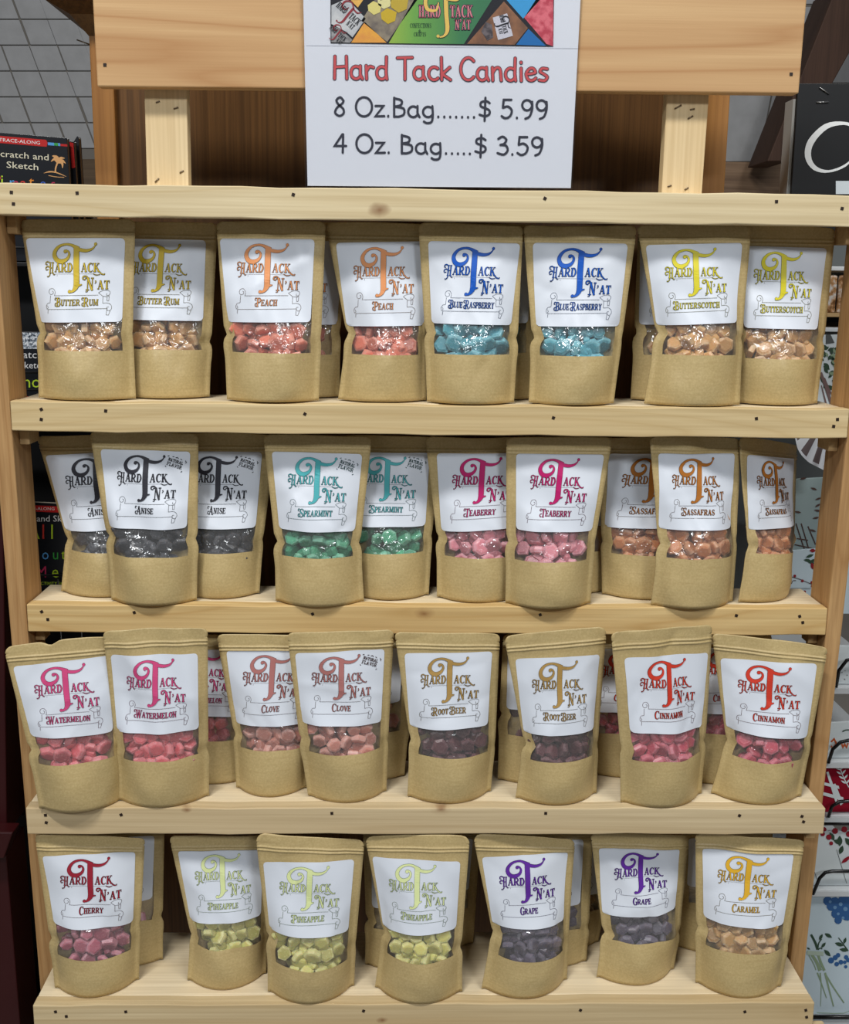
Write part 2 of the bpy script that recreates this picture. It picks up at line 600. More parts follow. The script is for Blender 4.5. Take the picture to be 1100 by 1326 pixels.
# rounded handwriting letters for the price card: strokes in units of cap height, y up
def hand_glyph(c):
    e = ell
    G = {
        'H': ([[(0.08, 1), (0.06, 0)], [(0.1, 0.52), (0.6, 0.55)], [(0.62, 1), (0.64, 0)]], 0.78),
        'a': ([e(0.3, 0.28, 0.24, 0.28, 60, 330), [(0.5, 0.58), (0.5, 0.2), (0.6, 0)]], 0.7),
        'r': ([[(0.08, 0.6), (0.1, 0)], spl([(0.1, 0.38), (0.25, 0.56), (0.42, 0.52)])], 0.52),
        'd': ([e(0.3, 0.28, 0.24, 0.28, 60, 330), [(0.52, 1), (0.5, 0.3), (0.54, 0)]], 0.7),
        'T': ([[(0, 0.96), (0.7, 0.98)], [(0.36, 0.96), (0.36, 0)]], 0.72),
        'c': ([e(0.32, 0.28, 0.26, 0.29, 50, 315)], 0.58),
        'k': ([[(0.08, 1), (0.1, 0)], [(0.48, 0.56), (0.12, 0.26), (0.52, 0.0)]], 0.62),
        'C': ([e(0.4, 0.5, 0.36, 0.5, 45, 315, 18)], 0.76),
        'n': ([[(0.08, 0.58), (0.1, 0)], spl([(0.1, 0.36), (0.26, 0.56), (0.44, 0.5), (0.5, 0.0)])], 0.64),
        'i': ([[(0.1, 0.56), (0.11, 0)], [(0.1, 0.8), (0.1, 0.83)]], 0.26),
        'e': ([spl([(0.1, 0.3), (0.32, 0.32), (0.52, 0.38), (0.42, 0.55), (0.24, 0.54), (0.08, 0.32), (0.18, 0.06), (0.38, 0.02), (0.54, 0.12)], 3)], 0.64),
        's': ([spl([(0.44, 0.54), (0.2, 0.56), (0.1, 0.42), (0.28, 0.31), (0.44, 0.18), (0.32, 0.02), (0.06, 0.04)], 3)], 0.55),
        '8': ([spl([(0.46, 0.8), (0.3, 0.98), (0.12, 0.82), (0.24, 0.58), (0.44, 0.38), (0.46, 0.14), (0.26, 0.01), (0.06, 0.18), (0.16, 0.45), (0.4, 0.66), (0.46, 0.8)], 3)], 0.66),
        'O': ([e(0.42, 0.5, 0.38, 0.5, 90, 450, 22)], 0.9),
        'z': ([[(0.06, 0.56), (0.44, 0.56), (0.06, 0.02), (0.48, 0.03)]], 0.56),
        '.': ([[(0.1, 0.02), (0.1, 0.05)]], 0.28),
        'B': ([[(0.1, 1), (0.1, 0.0)], spl([(0.1, 0.97), (0.44, 0.86), (0.42, 0.62), (0.12, 0.54)], 3), spl([(0.12, 0.54), (0.54, 0.44), (0.56, 0.14), (0.34, 0.02), (0.1, 0.02)], 3)], 0.7),
        'g': ([e(0.3, 0.28, 0.24, 0.27, 60, 330), spl([(0.5, 0.58), (0.52, 0.1), (0.46, -0.24), (0.24, -0.3), (0.1, -0.22)], 3)], 0.68),
        '$': ([spl([(0.56, 0.78), (0.4, 0.88), (0.16, 0.82), (0.14, 0.62), (0.34, 0.52), (0.54, 0.4), (0.54, 0.2), (0.34, 0.1), (0.08, 0.18)], 3), [(0.36, 1.06), (0.32, -0.14)]], 0.72),
        '5': ([[(0.52, 0.97), (0.16, 0.97), (0.12, 0.56)], spl([(0.12, 0.56), (0.36, 0.62), (0.54, 0.42), (0.46, 0.12), (0.24, 0.01), (0.06, 0.12)], 3)], 0.68),
        '9': ([e(0.3, 0.7, 0.23, 0.27, 0, 340), spl([(0.54, 0.88), (0.54, 0.5), (0.42, 0.12), (0.22, 0.0)], 3)], 0.68),
        '4': ([[(0.4, 0.98), (0.04, 0.36), (0.58, 0.36)], [(0.44, 0.98), (0.42, 0.0)]], 0.68),
        '3': ([spl([(0.1, 0.86), (0.3, 0.98), (0.48, 0.82), (0.38, 0.6), (0.2, 0.54)], 3), spl([(0.2, 0.54), (0.46, 0.5), (0.54, 0.24), (0.36, 0.02), (0.06, 0.1)], 3)], 0.66),
        ' ': ([], 0.34),
    }
    return G[c]


def hand_text(ink, txt, x0, x1, y0, y1, h, w, grow=0.0):
    tot = sum(hand_glyph(c)[1] for c in txt)
    k = (x1 - x0) / (tot - 0.08)
    x = x0
    for c in txt:
        S, adv = hand_glyph(c)
        yb = y0 + (y1 - y0) * (x - x0) / (x1 - x0)
        for pts in S:
            ink.stroke([(x + px * k, yb - py * h) for px, py in pts], w, grow, cap=True)
        x += adv * k


_fc = {}


def font_ink(txt):
    """Outline letters from Blender's own built-in font, unit size, as (V, F)."""
    if txt not in _fc:
        cu = bpy.data.curves.new('lettering', 'FONT')
        cu.body = txt; cu.size = 1.0; cu.resolution_u = 2
        o = bpy.data.objects.new('lettering', cu)
        COL.objects.link(o)
        dg = bpy.context.evaluated_depsgraph_get()
        me = o.evaluated_get(dg).to_mesh()
        V = [(v.co.x, v.co.y) for v in me.vertices]
        F = [tuple(p.vertices) for p in me.polygons]
        o.evaluated_get(dg).to_mesh_clear()
        bpy.data.objects.remove(o)
        bpy.data.curves.remove(cu)
        _fc[txt] = (V, F)
    return _fc[txt]


def font_text(ink, txt, x, y, h, width=None, slope=0.0):
    """Built-in-font text with its baseline at (x, y), cap height H, y down."""
    V, F = font_ink(txt)
    V = np.array(V)
    k = h / 0.70
    kx = k if width is None else width / (V[:, 0].max() - V[:, 0].min())
    ink.add([(x + a * kx, y - b * k + slope * a * kx) for a, b in V], F)


def ink_on_y(name, ink, Y, mat, parent=None, origin=None, off=0.0005):
    """Flat print given in picture pixels, laid on an upright face at depth Y."""
    V = [at_y(a, b, Y - off - l) for (a, b), l in zip(ink.V, ink.L)]
    return mesh_obj(name, V, ink.F, mat, parent, origin=origin)


# ------------------------------------------------------------------ rack measurements
WI = 0.485
TP = 0.0194
RH = 0.034
ZT = [0.20724 + ZO, -0.03309 + ZO, -0.27758 + ZO, -0.5171 + ZO, -0.76883 + ZO]
def post_y(z):
    return -0.0475 * (z - ZO)
YF = [0.0, 0.0, post_y(ZT[2]), post_y(ZT[3]) - 0.058, post_y(ZT[4]) - 0.0895]

pine = (230, 214, 176); pine_d = (196, 170, 122)
warm = (198, 158, 108); warm_d = (156, 112, 66)


def kn(px, py, r, row):
    p = at_y(px, py, YF[row])
    return (p[0], p[1] - 0.05, p[2], r)      # rack-local


mats_rail = [
    wood('pale_pine_rail_top', pine, pine_d, 'X', 24, 0.55, seed=1, knots=[kn(492, 272, 0.012, 0)]),
    wood('pale_pine_rail_second', (222, 200, 154), (190, 160, 108), 'X', 18, 0.45, seed=4),
    wood('pale_pine_rail_third', (226, 198, 142), (190, 150, 90), 'X', 20, 0.65, seed=7, knots=[kn(550, 795, 0.009, 2)]),
    wood('pale_pine_rail_fourth', (214, 194, 156), (184, 156, 112), 'X', 9, 0.45, seed=11, knots=[kn(242, 1049, 0.006, 3), kn(572, 1048, 0.008, 3)]),
    wood('pale_pine_rail_fifth', (216, 196, 156), (184, 156, 110), 'X', 10, 0.55, seed=15, knots=[kn(496, 1321, 0.006, 4)]),
]
m_deck = wood('pale_deck_pine', (238, 222, 190), (212, 188, 146), 'X', 6, 0.4, seed=21)
m_post = wood('warm_post_pine', warm, warm_d, 'Z', 16, 0.6, seed=3)
m_cleat = wood('cleat_pine', (198, 166, 118), (166, 128, 80), 'X', 5, 0.4, seed=9)
m_head = wood('planed_header_board', (214, 178, 130), (176, 128, 82), 'X', 9, 0.8, rough=0.5, seed=5, pores=0.12)
m_strut = wood('pale_strut_pine', (236, 214, 172), (208, 174, 120), 'Z', 5, 0.5, seed=13)
m_cab = wood('dark_stained_oak', (116, 80, 42), (74, 48, 22), 'Z', 3, 0.35, rough=0.45, seed=2, pores=0.6)
m_stile = wood('amber_stained_stile', (172, 122, 66), (134, 86, 40), 'Z', 6, 0.5, rough=0.45, seed=8)
m_nail = plain('nail_hole_black', (40, 26, 18), 0.5)
m_staple = plain('galvanised_staple', (120, 104, 84), 0.35, 0.5, 0.6)
m_black = plain('black_satin', (14, 14, 16), 0.45)
m_white_metal = plain('white_enamelled_steel', (224, 228, 230), 0.35)

# ------------------------------------------------------------------ room shell
fl = N('polished_concrete')
fl.link(fl.mix(fl.noise(fl.coords((3, 3, 3)), 1.5, 5), lin((120, 116, 110)), lin((150, 146, 140))), fl.b.inputs['Base Color'])
fl.set(Roughness=0.4)
tag(box('floor', (-4, -7.5, -0.1), (4, 4.2, 0.0), fl.m, bev=0), kind='structure')

pn = N('grey_painted_block')
nz = pn.noise(pn.coords((9, 9, 9)), 2.0, 4)
pn.link(pn.mix(nz, lin((150, 150, 150)), lin((176, 176, 177))), pn.b.inputs['Base Color'])
pn.set(Roughness=0.8); pn.bump(nz, 0.4, 0.004)
m_joint = plain('grey_joint', (122, 117, 110), 0.9)
YW = 3.6
wall_o = at_y(550, 400, YW)
wb = slab_px('wall_back', [(-700, -900), (1800, -900), (1800, 1500), (-700, 1500)], YW + 0.008, 0.1, m_joint, origin=tuple(wall_o), bev=0)
tag(wb, kind='structure')


def px_panel(q, Y=YW, t=0.0085, m=None, nm='panel', bev=0.003):
    cxm = sum(p[0] for p in q) / 4; cym = sum(p[1] for p in q) / 4
    q = [(cxm + (x - cxm) * 0.97, cym + (y - cym) * 0.965) for x, y in q]
    o = slab_px(nm, q, Y, t, m or pn.m, bev=0, origin=None)
    me = o.data
    P = np.array([v.co[:] for v in me.vertices]) - np.array(wb.location)
    for v, p in zip(me.vertices, P): v.co = p
    o.parent = wb
    bevel_obj(o, bev, 2)
    return o


for j in range(7):                      # grey blocks beyond, top left
    y0 = -62 + j * 33.5 + 20
    for i in range(-4, 5):
        x0 = i * 36.5 + j * 12.5
        jx = random.uniform(-2, 2)
        if x0 > 160 or x0 < -90: continue
        px_panel([(x0 + jx, y0), (x0 + 36.5, y0), (x0 + 49, y0 + 33.5), (x0 + 12.5 + jx, y0 + 33.5)])
for j in range(3):                      # larger panels beyond, top right
    y0 = -95 + j * 102
    for i in range(4):
        x0 = 985 + i * 58 - j * 20
        px_panel([(x0, y0), (x0 + 58, y0), (x0 + 38, y0 + 102), (x0 - 20, y0 + 102)])
m_band = wood('weathered_wall_planks', (150, 122, 96), (96, 72, 54), 'X', 6, 0.7, seed=31)
tag(slab_px('trim_1', [(60, 206), (240, 206), (240, 520), (60, 520)], YW - 0.12, 0.1, wood('dim_wall_board', (104, 84, 62), (70, 54, 38), 'X', 5, 0.5, seed=33), origin=tuple(at_y(150, 300, YW))), kind='structure')
tag(slab_px('trim_2', [(890, 209), (1130, 211), (1130, 330), (890, 330)], YW - 0.14, 0.1, m_band, origin=tuple(at_y(1000, 260, YW))), kind='structure')
m_beam = wood('dark_roof_beam', (86, 60, 46), (58, 38, 28), 'Z', 4, 0.5, seed=35)
bm1 = slab_px('trim_3', [(1085, -20), (1150, -20), (1022, 209), (994, 209)], YW - 0.45, 0.25, m_beam, origin=tuple(at_y(1050, 100, YW)), bev=0.004)
tag(bm1, kind='structure')

# ------------------------------------------------------------------ dark cabinet behind
YC = 0.17
cab = empty('stained_cabinet', tuple(at_y(530, 700, YC) * np.array([1, 1, 0]) + np.array([0, 0, 0.0])), 'dark-stained wooden cabinet with amber edge stiles standing behind the candy rack', 'cabinet')


def X_at(px, py, Y):
    return at_y(px, py, Y)[0]


xl0, xl1 = X_at(122, 200, YC), X_at(151, 200, YC)
xr0, xr1 = X_at(903, 190, YC), X_at(942, 190, YC)
ztop = at_y(100, -30, YC)[2]
box('stile', (xl0, YC, 0.0), (xl1, YC + 0.03, ztop), m_stile, cab)
box('stile', (xr0, YC, 0.0), (xr1, YC + 0.03, ztop), m_stile, cab)
box('panel', (xl1 - 0.005, YC + 0.012, 0.0), (xr0 + 0.005, YC + 0.024, ztop), m_cab, cab)
box('side', (xl0 + 0.002, YC + 0.03, 0.0), (xl0 + 0.02, YC + 0.4, ztop), m_stile, cab)
box('side', (xr1 - 0.02, YC + 0.03, 0.0), (xr1 - 0.002, YC + 0.4, ztop), m_stile, cab)
box('back', (xl0 + 0.02, YC + 0.38, 0.0), (xr1 - 0.02, YC + 0.4, ztop), m_cab, cab)
box('rail', (xl1, YC + 0.0, ztop - 0.09), (xr0, YC + 0.012, ztop), m_cab, cab)
cm_ = [at_y(64, 2, YC - 0.02), at_y(92, 22, YC - 0.02), at_y(110, 42, YC - 0.02)]
zc0, zc1 = cm_[2][2], cm_[0][2]
prof = [(0.0, zc0), (0.018, zc1 - 0.012), (0.042, zc1), (0.042, zc1 + 0.05), (0.0, zc1 + 0.05)]
Vc = [(xl0 - a, YC - a * 0.8, z) for a, z in prof] + [(xr1 + a, YC - a * 0.8, z) for a, z in prof]
n5 = len(prof)
Fc = [(i, (i + 1) % n5, n5 + (i + 1) % n5, n5 + i) for i in range(n5)] + [tuple(range(n5))[::-1], tuple(range(n5, 2 * n5))]
mesh_obj('crown_moulding', Vc, Fc, m_cab, cab)
Vc2 = [(xl0 - a, YC - a * 0.8, z) for a, z in prof] + [(xl0 - a, YC + 0.4, z) for a, z in prof]
mesh_obj('crown_moulding', Vc2, [f[::-1] for f in Fc], m_cab, cab)
box('ledge', (xl0 - 0.008, YC - 0.03, at_y(110, 8, YC)[2]), (X_at(122, 8, YC - .03), YC - 0.004, zc1 + 0.02), m_stile, cab, 0.001)
pinp = at_y(106, 55, YC + 0.01)
tube('pin', [pinp + np.array([-0.006, 0, 0.003]), pinp + np.array([0.012, 0, -0.003])], 0.0009, m_staple, cab, 6)

# ------------------------------------------------------------------ the display rack
rack = empty('wooden_display_rack', (0, 0.05, 0), 'tiered raw-pine display rack with four shelves, nailed front rails and header board', 'rack')
for sx in (-1, 1):                       # leaning posts
    x0, x1 = (WI, WI + TP) if sx > 0 else (-WI - TP, -WI)
    if sx < 0: x0 -= 0.0015
    z0, z1 = 0.0, ZT[0] - RH + 0.01
    hexa('post', [(x0, post_y(z1), z1), (x1, post_y(z1), z1), (x1, post_y(z0), z0), (x0, post_y(z0), z0)],
         [(x0, post_y(z1) + 0.062, z1), (x1, post_y(z1) + 0.062, z1), (x1, post_y(z0) + 0.062, z0), (x0, post_y(z0) + 0.062, z0)], m_post, rack, 0.0015)

V, F = box_data((-0.0017, -0.0006, -0.0017), (0.0017, 0.002, 0.0017))
nail_me = bpy.data.meshes.new('nail'); nail_me.from_pydata(V, [], F); nail_me.materials.append(m_nail)
nails = [
    [(14.8, 249), (17.5, 264), (100, 250), (380, 252), (706, 257), (1006, 261), (1091, 270)],
    [(53.5, 530), (53.5, 543), (137, 532), (395, 536), (717, 541), (980, 542), (1085, 543), (1080, 552)],
    [(54, 792), (62, 802), (174, 793), (405, 795), (700, 796), (954, 797), (1036, 798), (1040, 806)],
    [(59, 1055.5), (60, 1065), (157, 1055), (430, 1053), (707, 1053), (958, 1056), (1039, 1057), (1041, 1064)],
    [(72, 1310), (86, 1316), (163, 1310), (471, 1309), (752, 1308), (965, 1310), (1044, 1308), (1045, 1317)],
]
ends = []
for r in range(5):
    yf = YF[r]
    xa = -WI + 0.0008 if r else X_at(-40, 250, yf)
    xb = WI - 0.0008 if r else X_at(1150, 265, yf)
    # slight waviness of a sawn board: a subdivided box
    nx = 24
    V, F = [], []
    for i in range(nx + 1):
        x = xa + (xb - xa) * i / nx
        dz = 0.0006 * math.sin(i * 1.3 + r) + 0.0004 * math.sin(i * 2.9 + r * 2)
        for (y, z) in ((yf, ZT[r] + dz), (yf + 0.019, ZT[r] + dz), (yf + 0.019, ZT[r] - RH), (yf, ZT[r] - RH + dz)):
            V.append((x, y, z))
    for i in range(nx):
        for k in range(4):
            F.append((i * 4 + k, i * 4 + (k + 1) % 4, i * 4 + 4 + (k + 1) % 4, i * 4 + 4 + k))
    F += [(3, 2, 1, 0), tuple(nx * 4 + k for k in range(4))]
    F = [f[::-1] for f in F]
    rail = mesh_obj('front_rail', V, F, mats_rail[r], rack)
    rail.location = (0, 0, 0)
    bevel_obj(rail, 0.0012, 2)
    for (px, py) in nails[r]:
        p = at_y(px, py, yf)
        o = bpy.data.objects.new('nail', nail_me)
        link(o); o.parent = rail
        o.location = tuple(p - parent_world(rack))
        o.rotation_euler = (0, random.uniform(-0.5, 0.5), 0)
    # deck
    yb = 0.105 if r else 0.10
    box('shelf_board', (xa + 0.0005, yf + 0.019, ZT[r] - 0.019), (xb - 0.0005, yb if r else 0.075, ZT[r] - 0.0002), m_deck, rack, 0.001)
    if r < 4:
        for sx in (-1, 1):
            xi = sx * (WI - 0.0005)
            xo = xi - sx * 0.0115
            d0 = 0.012 if r < 3 else 0.03
            box('cleat', (min(xi, xo), yf + 0.0195 + 0.006, ZT[r] - 0.019 - 0.034), (max(xi, xo), 0.062, ZT[r] - 0.0195), m_cleat, rack, 0.001)
# wide rail at the very bottom
box('base_rail', (-WI - 0.0, YF[4] - 0.004, ZT[4] - 0.11), (WI + 0.018, YF[4] + 0.015, ZT[4] - RH - 0.0005), mats_rail[4], rack, 0.003)

# struts and header board
YS = 0.028
st1 = slab_px('strut', [(186, 90), (241.5, 92), (244.5, 246), (190.5, 246)], YS, 0.019, m_strut, rack)
st2 = slab_px('strut', [(866, 90), (921, 92), (909, 256), (857, 254)], YS, 0.019, m_strut, rack)
YH = 0.008
hd = slab_px('header_board', [(115, -90), (1053, -90), (1035, 121), (126, 112)], YH, 0.0185, m_head, rack, 0.0015)
for par, Y, pts in ((hd, YH, [(136, 84), (1025, 96)]), ):
    for px, py in pts:
        o = bpy.data.objects.new('nail', nail_me); link(o); o.parent = par; o.location = tuple(at_y(px, py, Y) - parent_world(rack))
for par, pts in ((st1, [((202, 133), (207, 131)), ((225, 141), (231, 139)), ((233, 224), (238, 221)), ((201, 236), (206, 231))]),
                 (st2, [((874, 141), (883, 136)), ((891, 154), (898, 150)), ((894, 142), (900, 141)), ((865, 242), (870, 240)), ((887, 246), (892, 243))])):
    for a, b in pts:
        tube('staple', [at_y(a[0], a[1], YS - 0.0004), at_y(b[0], b[1], YS - 0.0004)], 0.0009, m_staple, par, 5)

# ------------------------------------------------------------------ price sign
YP = 0.003
m_paper = plain('white_sign_paper', (226, 230, 240), 0.35, 0.5)
sign = empty('price_sign', tuple(at_y(570, 243, YP)), 'white laminated candy price card standing on the top rail', 'sign')
q = [(388.5, -190), (762, -190), (739.5, 243.5), (398.5, 240.5)]
slab_px('paper', q, YP, 0.0008, m_paper, sign, 0)
sl = N('clear_sleeve'); tr_ = sl.new('ShaderNodeBsdfTransparent'); gl = sl.new('ShaderNodeBsdfGlossy'); mx = sl.new('ShaderNodeMixShader')
gl.inputs['Roughness'].default_value = 0.12; mx.inputs[0].default_value = 0.06
sl.link(tr_.outputs[0], mx.inputs[1]); sl.link(gl.outputs[0], mx.inputs[2]); sl.link(mx.outputs[0], sl.t.nodes['Material Output'].inputs[0])
qs = [(384, -190), (765, -190), (741.5, 245.5), (395.5, 242)]
slab_px('plastic_sleeve', qs, YP - 0.0022, 0.0008, sl.m, sign, 0)
YI = YP - 0.0002


def ink_mat(name, rgb, rough=0.5):
    return plain(name, rgb, rough, 0.3)


m_ik = ink_mat('ink_charcoal', (52, 54, 68))
m_red = ink_mat('ink_brick_red', (206, 84, 88))
m_fine = ink_mat('ink_grey', (190, 194, 204))
S = 1 / 2.895


def sg(x, y):
    return 380 + x * S, y * S


i1, i2, i3, i4 = Ink(), Ink(), Ink(), Ink()
hand_text(i1, 'Hard Tack Candies', 380 + 150 * S, 380 + 955 * S, 295 * S, 304 * S, 84 * S, 9 * S, 2.4 * S)
hand_text(i2, 'Hard Tack Candies', 380 + 150 * S, 380 + 955 * S, 295 * S, 304 * S, 84 * S, 9 * S)
hand_text(i3, '8 Oz.Bag.......$ 5.99', 380 + 152 * S, 380 + 955 * S, 435 * S, 446 * S, 72 * S, 8.5 * S)
hand_text(i3, '4 Oz. Bag.....$ 3.59', 380 + 152 * S, 380 + 938 * S, 572 * S, 583 * S, 70 * S, 8.5 * S)
i4.stroke([sg(48, 170), sg(1068, 181)], 0.5)
ink_on_y('red_title_outline', i1, YI, m_ik, sign, off=0.0003)
ink_on_y('red_title', i2, YI, m_red, sign, off=0.0005)
ink_on_y('price_lines', i3, YI, m_ik, sign, off=0.0003)
ink_on_y('sheet_edge', i4, YI, m_fine, sign, off=0.0003)

# banner picture across the head of the card
bn = N('banner_gradient')
sep = bn.new('ShaderNodeSeparateXYZ'); bn.link(bn.coords((1, 1, 1)), sep.inputs[0])
mr = bn.new('ShaderNodeMapRange'); mr.inputs[1].default_value = -0.09; mr.inputs[2].default_value = 0.08
bn.link(sep.outputs[0], mr.inputs[0])
bn.link(bn.ramp(mr.outputs[0], (0.0, lin((190, 205, 60))[:3]), (0.35, lin((110, 170, 70))[:3]), (0.65, lin((50, 125, 75))[:3]), (1.0, lin((40, 110, 80))[:3])), bn.b.inputs['Base Color'])
bn.set(Roughness=0.5)


def mottled(name, a, b, scale=160):
    n = N(name)
    nn = n.noise(n.coords((scale,) * 3), 1.0, 3)
    n.link(n.mix(n.ramp(nn, (0.4, (0, 0, 0)), (0.6, (1, 1, 1))), lin(a), lin(b)), n.b.inputs['Base Color'])
    n.set(Roughness=0.5)
    return n.m


def bpoly(name, pts, mat, off, clip=True):
    k = Ink(); k.poly([sg(*p) for p in pts])
    return ink_on_y(name, k, YI, mat, sign, off=off)


TLx, BRx = (-110), (165)
m_pik = ink_mat('ink_black', (26, 26, 34))
bpoly('banner_frame', [(139, -180), (981, -172), (975, 175), (140, 162)], m_pik, 0.0003)
bpoly('banner_green_field', [(540, -150), (840, -150), (640, 165), (358, 162)], bn.m, 0.0006)
bpoly('banner_candy_photo', [(255, 78), (305, 0), (370, -60), (478, -60), (465, 0), (352, 157)], mottled('photo_grey_rock_candy', (110, 100, 92), (150, 138, 118), 70), 0.0006)
for cx_, cy_, r_, cc in ((305, 30, 26, (226, 214, 130)), (342, 8, 26, (228, 222, 160)), (358, 60, 30, (206, 176, 44)), (398, 14, 34, (196, 170, 60)), (330, -20, 22, (214, 216, 214))):
    bpoly('banner_candy', [(cx_ - r_, cy_ - r_ * .4), (cx_ - r_ * .2, cy_ - r_), (cx_ + r_, cy_ - r_ * .5), (cx_ + r_ * .8, cy_ + r_ * .6), (cx_ - r_ * .1, cy_ + r_), (cx_ - r_ * .9, cy_ + r_ * .4)], ink_mat('photo_candy_yellow', cc), 0.0009)
bpoly('banner_amber_photo', [(217, 160), (268, 82), (350, 160)], mottled('photo_amber_candy', (236, 170, 60), (224, 150, 66), 60), 0.0006)
bpoly('banner_amber_photo', [(215, 0), (262, 0), (242, 28)], mottled('photo_amber_candy_top', (240, 190, 90), (224, 170, 80), 60), 0.0006)
bpoly('banner_pouch_photo', [(143, 90), (143, 20), (200, -5), (215, 8), (272, 70), (222, 140), (200, 120)], mottled('photo_white_pouch', (206, 208, 210), (176, 180, 186), 50), 0.0006)
bpoly('banner_pouch_photo', [(143, 158), (143, 98), (175, 106), (222, 150), (212, 160)], mottled('photo_grey_pouch', (170, 170, 172), (120, 118, 118), 60), 0.0006)
bpoly('banner_paper_bag_photo', [(652, 164), (790, 5), (880, 105), (830, 168)], mottled('photo_brown_bag', (146, 98, 64), (112, 74, 50), 60), 0.0006)
bpoly('banner_dark_candy', [(705, 118), (722, 82), (745, 92), (750, 140), (728, 152)], mottled('photo_dark_candy', (110, 100, 104), (60, 52, 58), 160), 0.0009)
bpoly('banner_bag_label', [(748, 66), (802, 50), (824, 134), (768, 150)], ink_mat('photo_label', (206, 206, 218)), 0.0009)
bpoly('banner_red_photo', [(866, 66), (935, -40), (976, -40), (974, 173), (950, 165)], mottled('photo_red_candy', (190, 54, 76), (226, 110, 124), 120), 0.0006)
bpoly('banner_blue_field', [(800, 0), (838, -60), (905, -60), (925, 0), (862, 70)], ink_mat('ink_sky_blue', (60, 160, 220)), 0.0006)
bpoly('banner_blue_field', [(836, 168), (882, 108), (948, 172)], ink_mat('ink_deep_blue', (24, 110, 180)), 0.0006)
kb, kd, kl = Ink(), Ink(), Ink()


def mini_logo(ink_t, ink_l, cx, cy, s, ang, g=0.0):
    a = math.radians(ang)
    A, B = Ink(), Ink()
    B.stroke(spl([(-2, -60), (0, 0), (4, 60), (-8, 84), (-26, 90)]), [16, 16, 16, 8, 5], g)
    B.disc(-32, 86, 6)
    B.stroke(spl([(4, -60), (-40, -84), (-78, -60), (-74, -20), (-40, -14), (-30, -44)]), [10, 8, 14, 14, 9, 5], g)
    B.stroke(spl([(0, -58), (40, -54), (62, -76)]), [10, 10, 4], g)
    slab_text(A, 'HARD', -106, 14, 48, 0.56, g); slab_text(A, 'TACK', 14, 14, 48, 0.62, g); slab_text(A, "N'AT", 34, 62, 40, 0.6, g)
    for src, dst in ((A, ink_l), (B, ink_t)):
        V, F = src.transformed(lambda x, y: sg(cx + s * (x * math.cos(a) - y * math.sin(a)), cy + s * (x * math.sin(a) + y * math.cos(a))))
        dst.add(V, F)


gold, rose, navy = Ink(), Ink(), Ink()
mini_logo(navy, navy, 574, 52, 0.97, 0, 2.0)
for t_, x_, c_ in (('H', 476, 'r'), ('A', 506, 'b'), ('R', 530, 'g'), ('D', 550, 'r'), ('T', 590, 'b'), ('A', 608, 'g'), ('C', 624, 'b'), ('K', 640, 'r')):
    pass
gold2 = Ink()
mini_logo(gold, rose, 574, 52, 0.97, 0)
ink_on_y('banner_logo_shadow', navy, YI, ink_mat('ink_navy', (36, 40, 78)), sign, off=0.0009)
ink_on_y('banner_logo_monogram', gold, YI, ink_mat('ink_gold', (226, 190, 96)), sign, off=0.0013)
ink_on_y('banner_logo_letters', rose, YI, ink_mat('ink_rose', (216, 130, 140)), sign, off=0.0012)
sm = Ink()
for txt, x, y, h, w in (('CONFECTIONS', 438, 104, 17, 80), ('&', 468, 124, 13, 12), ('CRAFTS', 452, 136, 15, 46)):
    if txt == '&':
        V, F = font_ink('&'); sm.add([sg(x + a * 20, y - b * 20) for a, b in V], F)
    else:
        t = Ink(); slab_text(t, txt, x, y, h, 1.0, 0, w); V, F = t.transformed(sg); sm.add(V, F)
ink_on_y('banner_small_print', sm, YI, ink_mat('ink_dark_green', (40, 84, 50)), sign, off=0.0009)
pr_, pl_ = Ink(), Ink()
mini_logo(pr_, pl_, 205, 55, 0.52, 42)
mini_logo(pr_, pl_, 166, 128, 0.36, 42)
ink_on_y('banner_pouch_print', pl_, YI, m_pik, sign, off=0.0010)
ink_on_y('banner_pouch_print', pr_, YI, ink_mat('ink_crimson', (150, 50, 58)), sign, off=0.0010)
lp = Ink(); mini_logo(lp, lp, 786, 92, 0.34, 75)
ink_on_y('banner_bag_print', lp, YI, m_pik, sign, off=0.0012)

# ------------------------------------------------------------------ candy pouches
kf = N('kraft_paper')
kc = kf.noise(kf.coords((1, 1, 1)), 420, 3, 0.6)
kg = kf.noise(kf.coords((30, 30, 500)), 1.0, 2)
c1 = kf.mix(kf.ramp(kc, (0.35, (0, 0, 0)), (0.7, (1, 1, 1))), lin((184, 162, 112)), lin((200, 178, 128)))
c1 = kf.mix(kf.ramp(kg, (0.45, (0, 0, 0)), (0.75, (0.35,) * 3)), c1, lin((172, 146, 98)))
kf.link(c1, kf.b.inputs['Base Color'])
kf.set(Roughness=0.42)
kf.b.inputs['Specular IOR Level'].default_value = 0.45
kf.bump(kc, 0.12, 0.0004)
m_kraft = kf.m
m_label = plain('white_gloss_label', (222, 228, 238), 0.38, 0.5)

